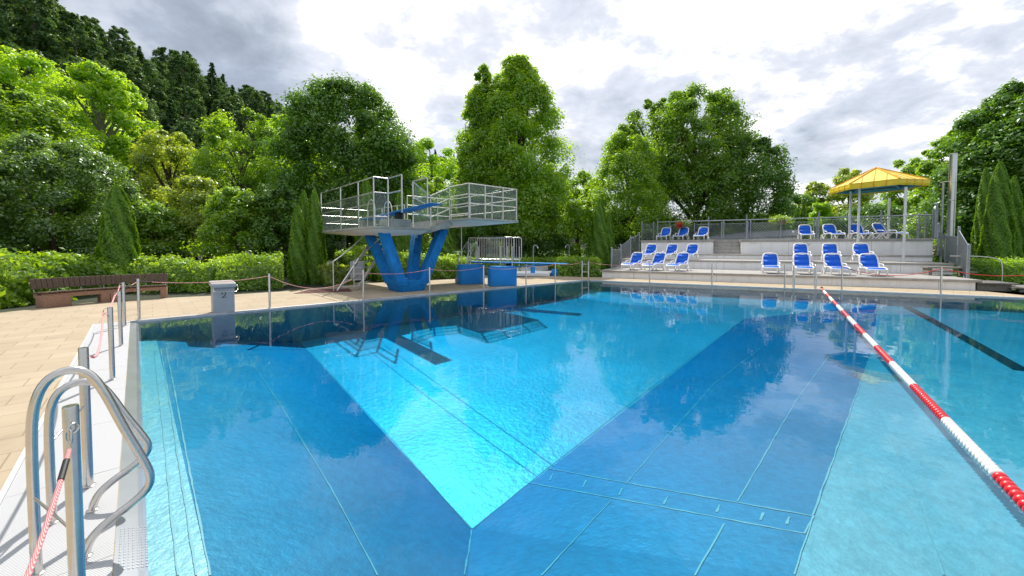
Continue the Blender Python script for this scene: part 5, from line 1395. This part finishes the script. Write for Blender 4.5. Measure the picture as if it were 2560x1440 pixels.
# ---- chimney
cb = D(2376, 600, 22.5); cb.z = 0
ch = thing('chimney', 'tall stainless steel chimney pipe standing behind the right terrace fence', 'chimney', cb)
tz = D(2376, 384, 22.5).z; mb = MB(); mb.lathe([(.165, 0), (.165, tz)], cb, 24); mb.build('pipe', 'chimney_steel', ch, smooth=40)
mb = MB()
for z in (2.0, 3.15, 4.3, 5.3, tz - .06): mb.lathe([(.168, z), (.175, z + .015), (.175, z + .045), (.168, z + .06)], cb, 20)
mb.build('seam_band', 'chimney_steel', ch, smooth=40)
sp_ = D(2353, 600, 22.9); sp_.z = 0; tz2 = D(2353, 453, 22.9).z
mb = MB(); mb.lathe([(.05, 0), (.05, tz2)], sp_, 10); mb.tube([sp_ + V3(0, 0, tz2 - .05), V3(cb.x, cb.y, tz2 - .05)], .03, 6); mb.build('support_post', 'dull_steel', ch)

# ---- loungers (local: foot end at -y)
def make_lounger(first, label, group):
    r = thing('sun_lounger', label, 'sun lounger', (0, 0, 0), group)
    w_ = .335
    prof = [(-1.0, .30), (-.9, .345), (-.6, .37), (-.2, .355), (.2, .345)]
    bk = [(.2, .345), (.32, .47), (.48, .70), (.60, .92)]
    fr = MB()
    for x in (-w_, w_): fr.tube([(x, y, z) for y, z in prof], .034, 6)
    fr.tube([(-w_, -1.0, .30), (-w_ + .06, -1.03, .285), (w_ - .06, -1.03, .285), (w_, -1.0, .30)], .028, 6); fr.tube([(-w_, .2, .34), (w_, .2, .34)], .022, 6)
    fr.build('frame', 'plastic_white', r, smooth=60)
    fb_ = MB(); bb = [(-w_ + .0, .2, .345), (-w_ + .005, .34, .50), (-w_ + .01, .48, .72), (-w_ + .035, .58, .88), (-w_ + .11, .615, .95)]
    fb_.tube(bb + [(0, .625, .97)] + [(-x, y, z) for x, y, z in reversed(bb)], .035, 6); br_ = fb_.build('backrest', 'plastic_white', r, smooth=60)
    for nm, pr, par in (('seat', prof, r), ('backrest_sling', bk, br_)):
        mb = MB(); n_ = len(pr)
        for (y0, z0), (y1, z1) in zip(pr, pr[1:]):
            x_ = w_ - .015; mb.add([(-x_, y0, z0 + .004), (0, y0 - (0 if nm == 'seat' else -.02), z0 - .012), (x_, y0, z0 + .004), (-x_, y1, z1 + .004), (0, y1 + (.0 if nm == 'seat' else .02), z1 - .012), (x_, y1, z1 + .004)],
                   [(0, 1, 4, 3), (1, 2, 5, 4)])
        o = mb.build(nm, 'sling_blue', par, smooth=60)
        OFF[br_.name] = Vector()
        md = o.modifiers.new('thick', 'SOLIDIFY'); md.thickness = .008
    for x in (-w_, w_):
        mb = MB(); mb.tube(smooth_path([(x, -.92, .33), (x, -1.02, .22), (x, -.98, .02)], 1), [.036, .036, .034, .030, .028, .028][:len(smooth_path([(x, -.92, .33), (x, -1.02, .22), (x, -.98, .02)], 1))], 6); mb.build('leg', 'plastic_white', r, smooth=60)
        mb = MB(); mb.tube([(x, -.05, .34), (x, .28, .02)], .032, 6); mb.tube([(x, .55, .30), (x, .28, .02)], .032, 6); mb.build('leg', 'plastic_white', r, smooth=60)
        mb = MB(); mb.tube([(x, .2, .34), (x, .55, .30), (x, .80, .02)], .032, 6); mb.build('leg', 'plastic_white', r, smooth=60)
        xo = x * 1.13
        mb = MB(); mb.tube(smooth_path([(x, -.30, .34), (xo, -.33, .46), (xo, -.10, .52), (xo, .22, .515), (x * 1.02, .36, .52)], 2), .024, 6); mb.build('armrest', 'plastic_white', r, smooth=60)
    return r
LG = 'blue and white sun loungers on the terrace'
spec = []
for i, px in enumerate((1585, 1640, 1699)): spec.append((px, N1 + 1.5, ZL[0], ['leftmost blue lounger on the lowest terrace step', 'middle of the three left blue loungers on the lowest terrace step', 'right one of the three left blue loungers on the lowest terrace step'][i], (-8, -14, -12)[i]))
for i, px in enumerate((1927, 2007, 2089, 2180)): spec.append((px, N1 + 1.5, ZL[0], ['blue lounger standing alone left of the far pool ladder on the lowest step', 'blue lounger on the lowest step right behind the far pool ladder', 'blue lounger on the lowest step behind the post with the red rope end', 'rightmost blue lounger on the lowest terrace step'][i], (-6, -4, -3, 0)[i]))
for i, px in enumerate((1624, 1675, 1727)): spec.append((px, N2 + 1.3, ZL[1], ['left blue lounger of the three at the left of the middle step', 'centre blue lounger of the three at the left of the middle step', 'right blue lounger of the three at the left of the middle step'][i], (-8, -14, -12)[i]))
for i, px in enumerate((2004, 2077, 2158)): spec.append((px, N2 + 1.3, ZL[1], ['left blue lounger of the three right-hand ones on the middle step', 'centre blue lounger of the three right-hand ones on the middle step', 'right blue lounger of the middle step, left of the front gazebo column'][i], (-6, -5, -1)[i]))
for i, px in enumerate((1661, 1704, 1754)): spec.append((px, N4 + 1.3, ZL[3], ['blue lounger at the left end of the upper deck', 'blue lounger on the upper deck below the red flower basket', 'blue lounger on the upper deck left of the terrace stairs'][i], (-8, -12, -8)[i]))
for i, px in enumerate((2013, 2078, 2146, 2212)): spec.append((px, N4 + 1.3, ZL[3], ['blue lounger on the upper deck right of the gate fence', 'blue lounger on the upper deck left of the gazebo', 'blue lounger on the upper deck half hidden by the left gazebo column', 'shaded dark blue lounger under the gazebo roof, facing away to the right'][i], (0, 3, 8, 28)[i]))
base_rz = math.atan2(TC.y, TC.x)
proto = None
for px, n, z, lab, dr_ in spec:
    p = SP(px, n, z); rz = base_rz + R(dr_ + 3.5 * math.sin(px * 1.7)); p = p + TN * .07 * math.sin(px * .9)
    if proto is None:
        proto = make_lounger(True, lab, LG); first = (p, rz)
    else: copy_tree(proto, p, rz, lab, LG)
proto.location, proto.rotation_euler = first[0], (0, 0, first[1])
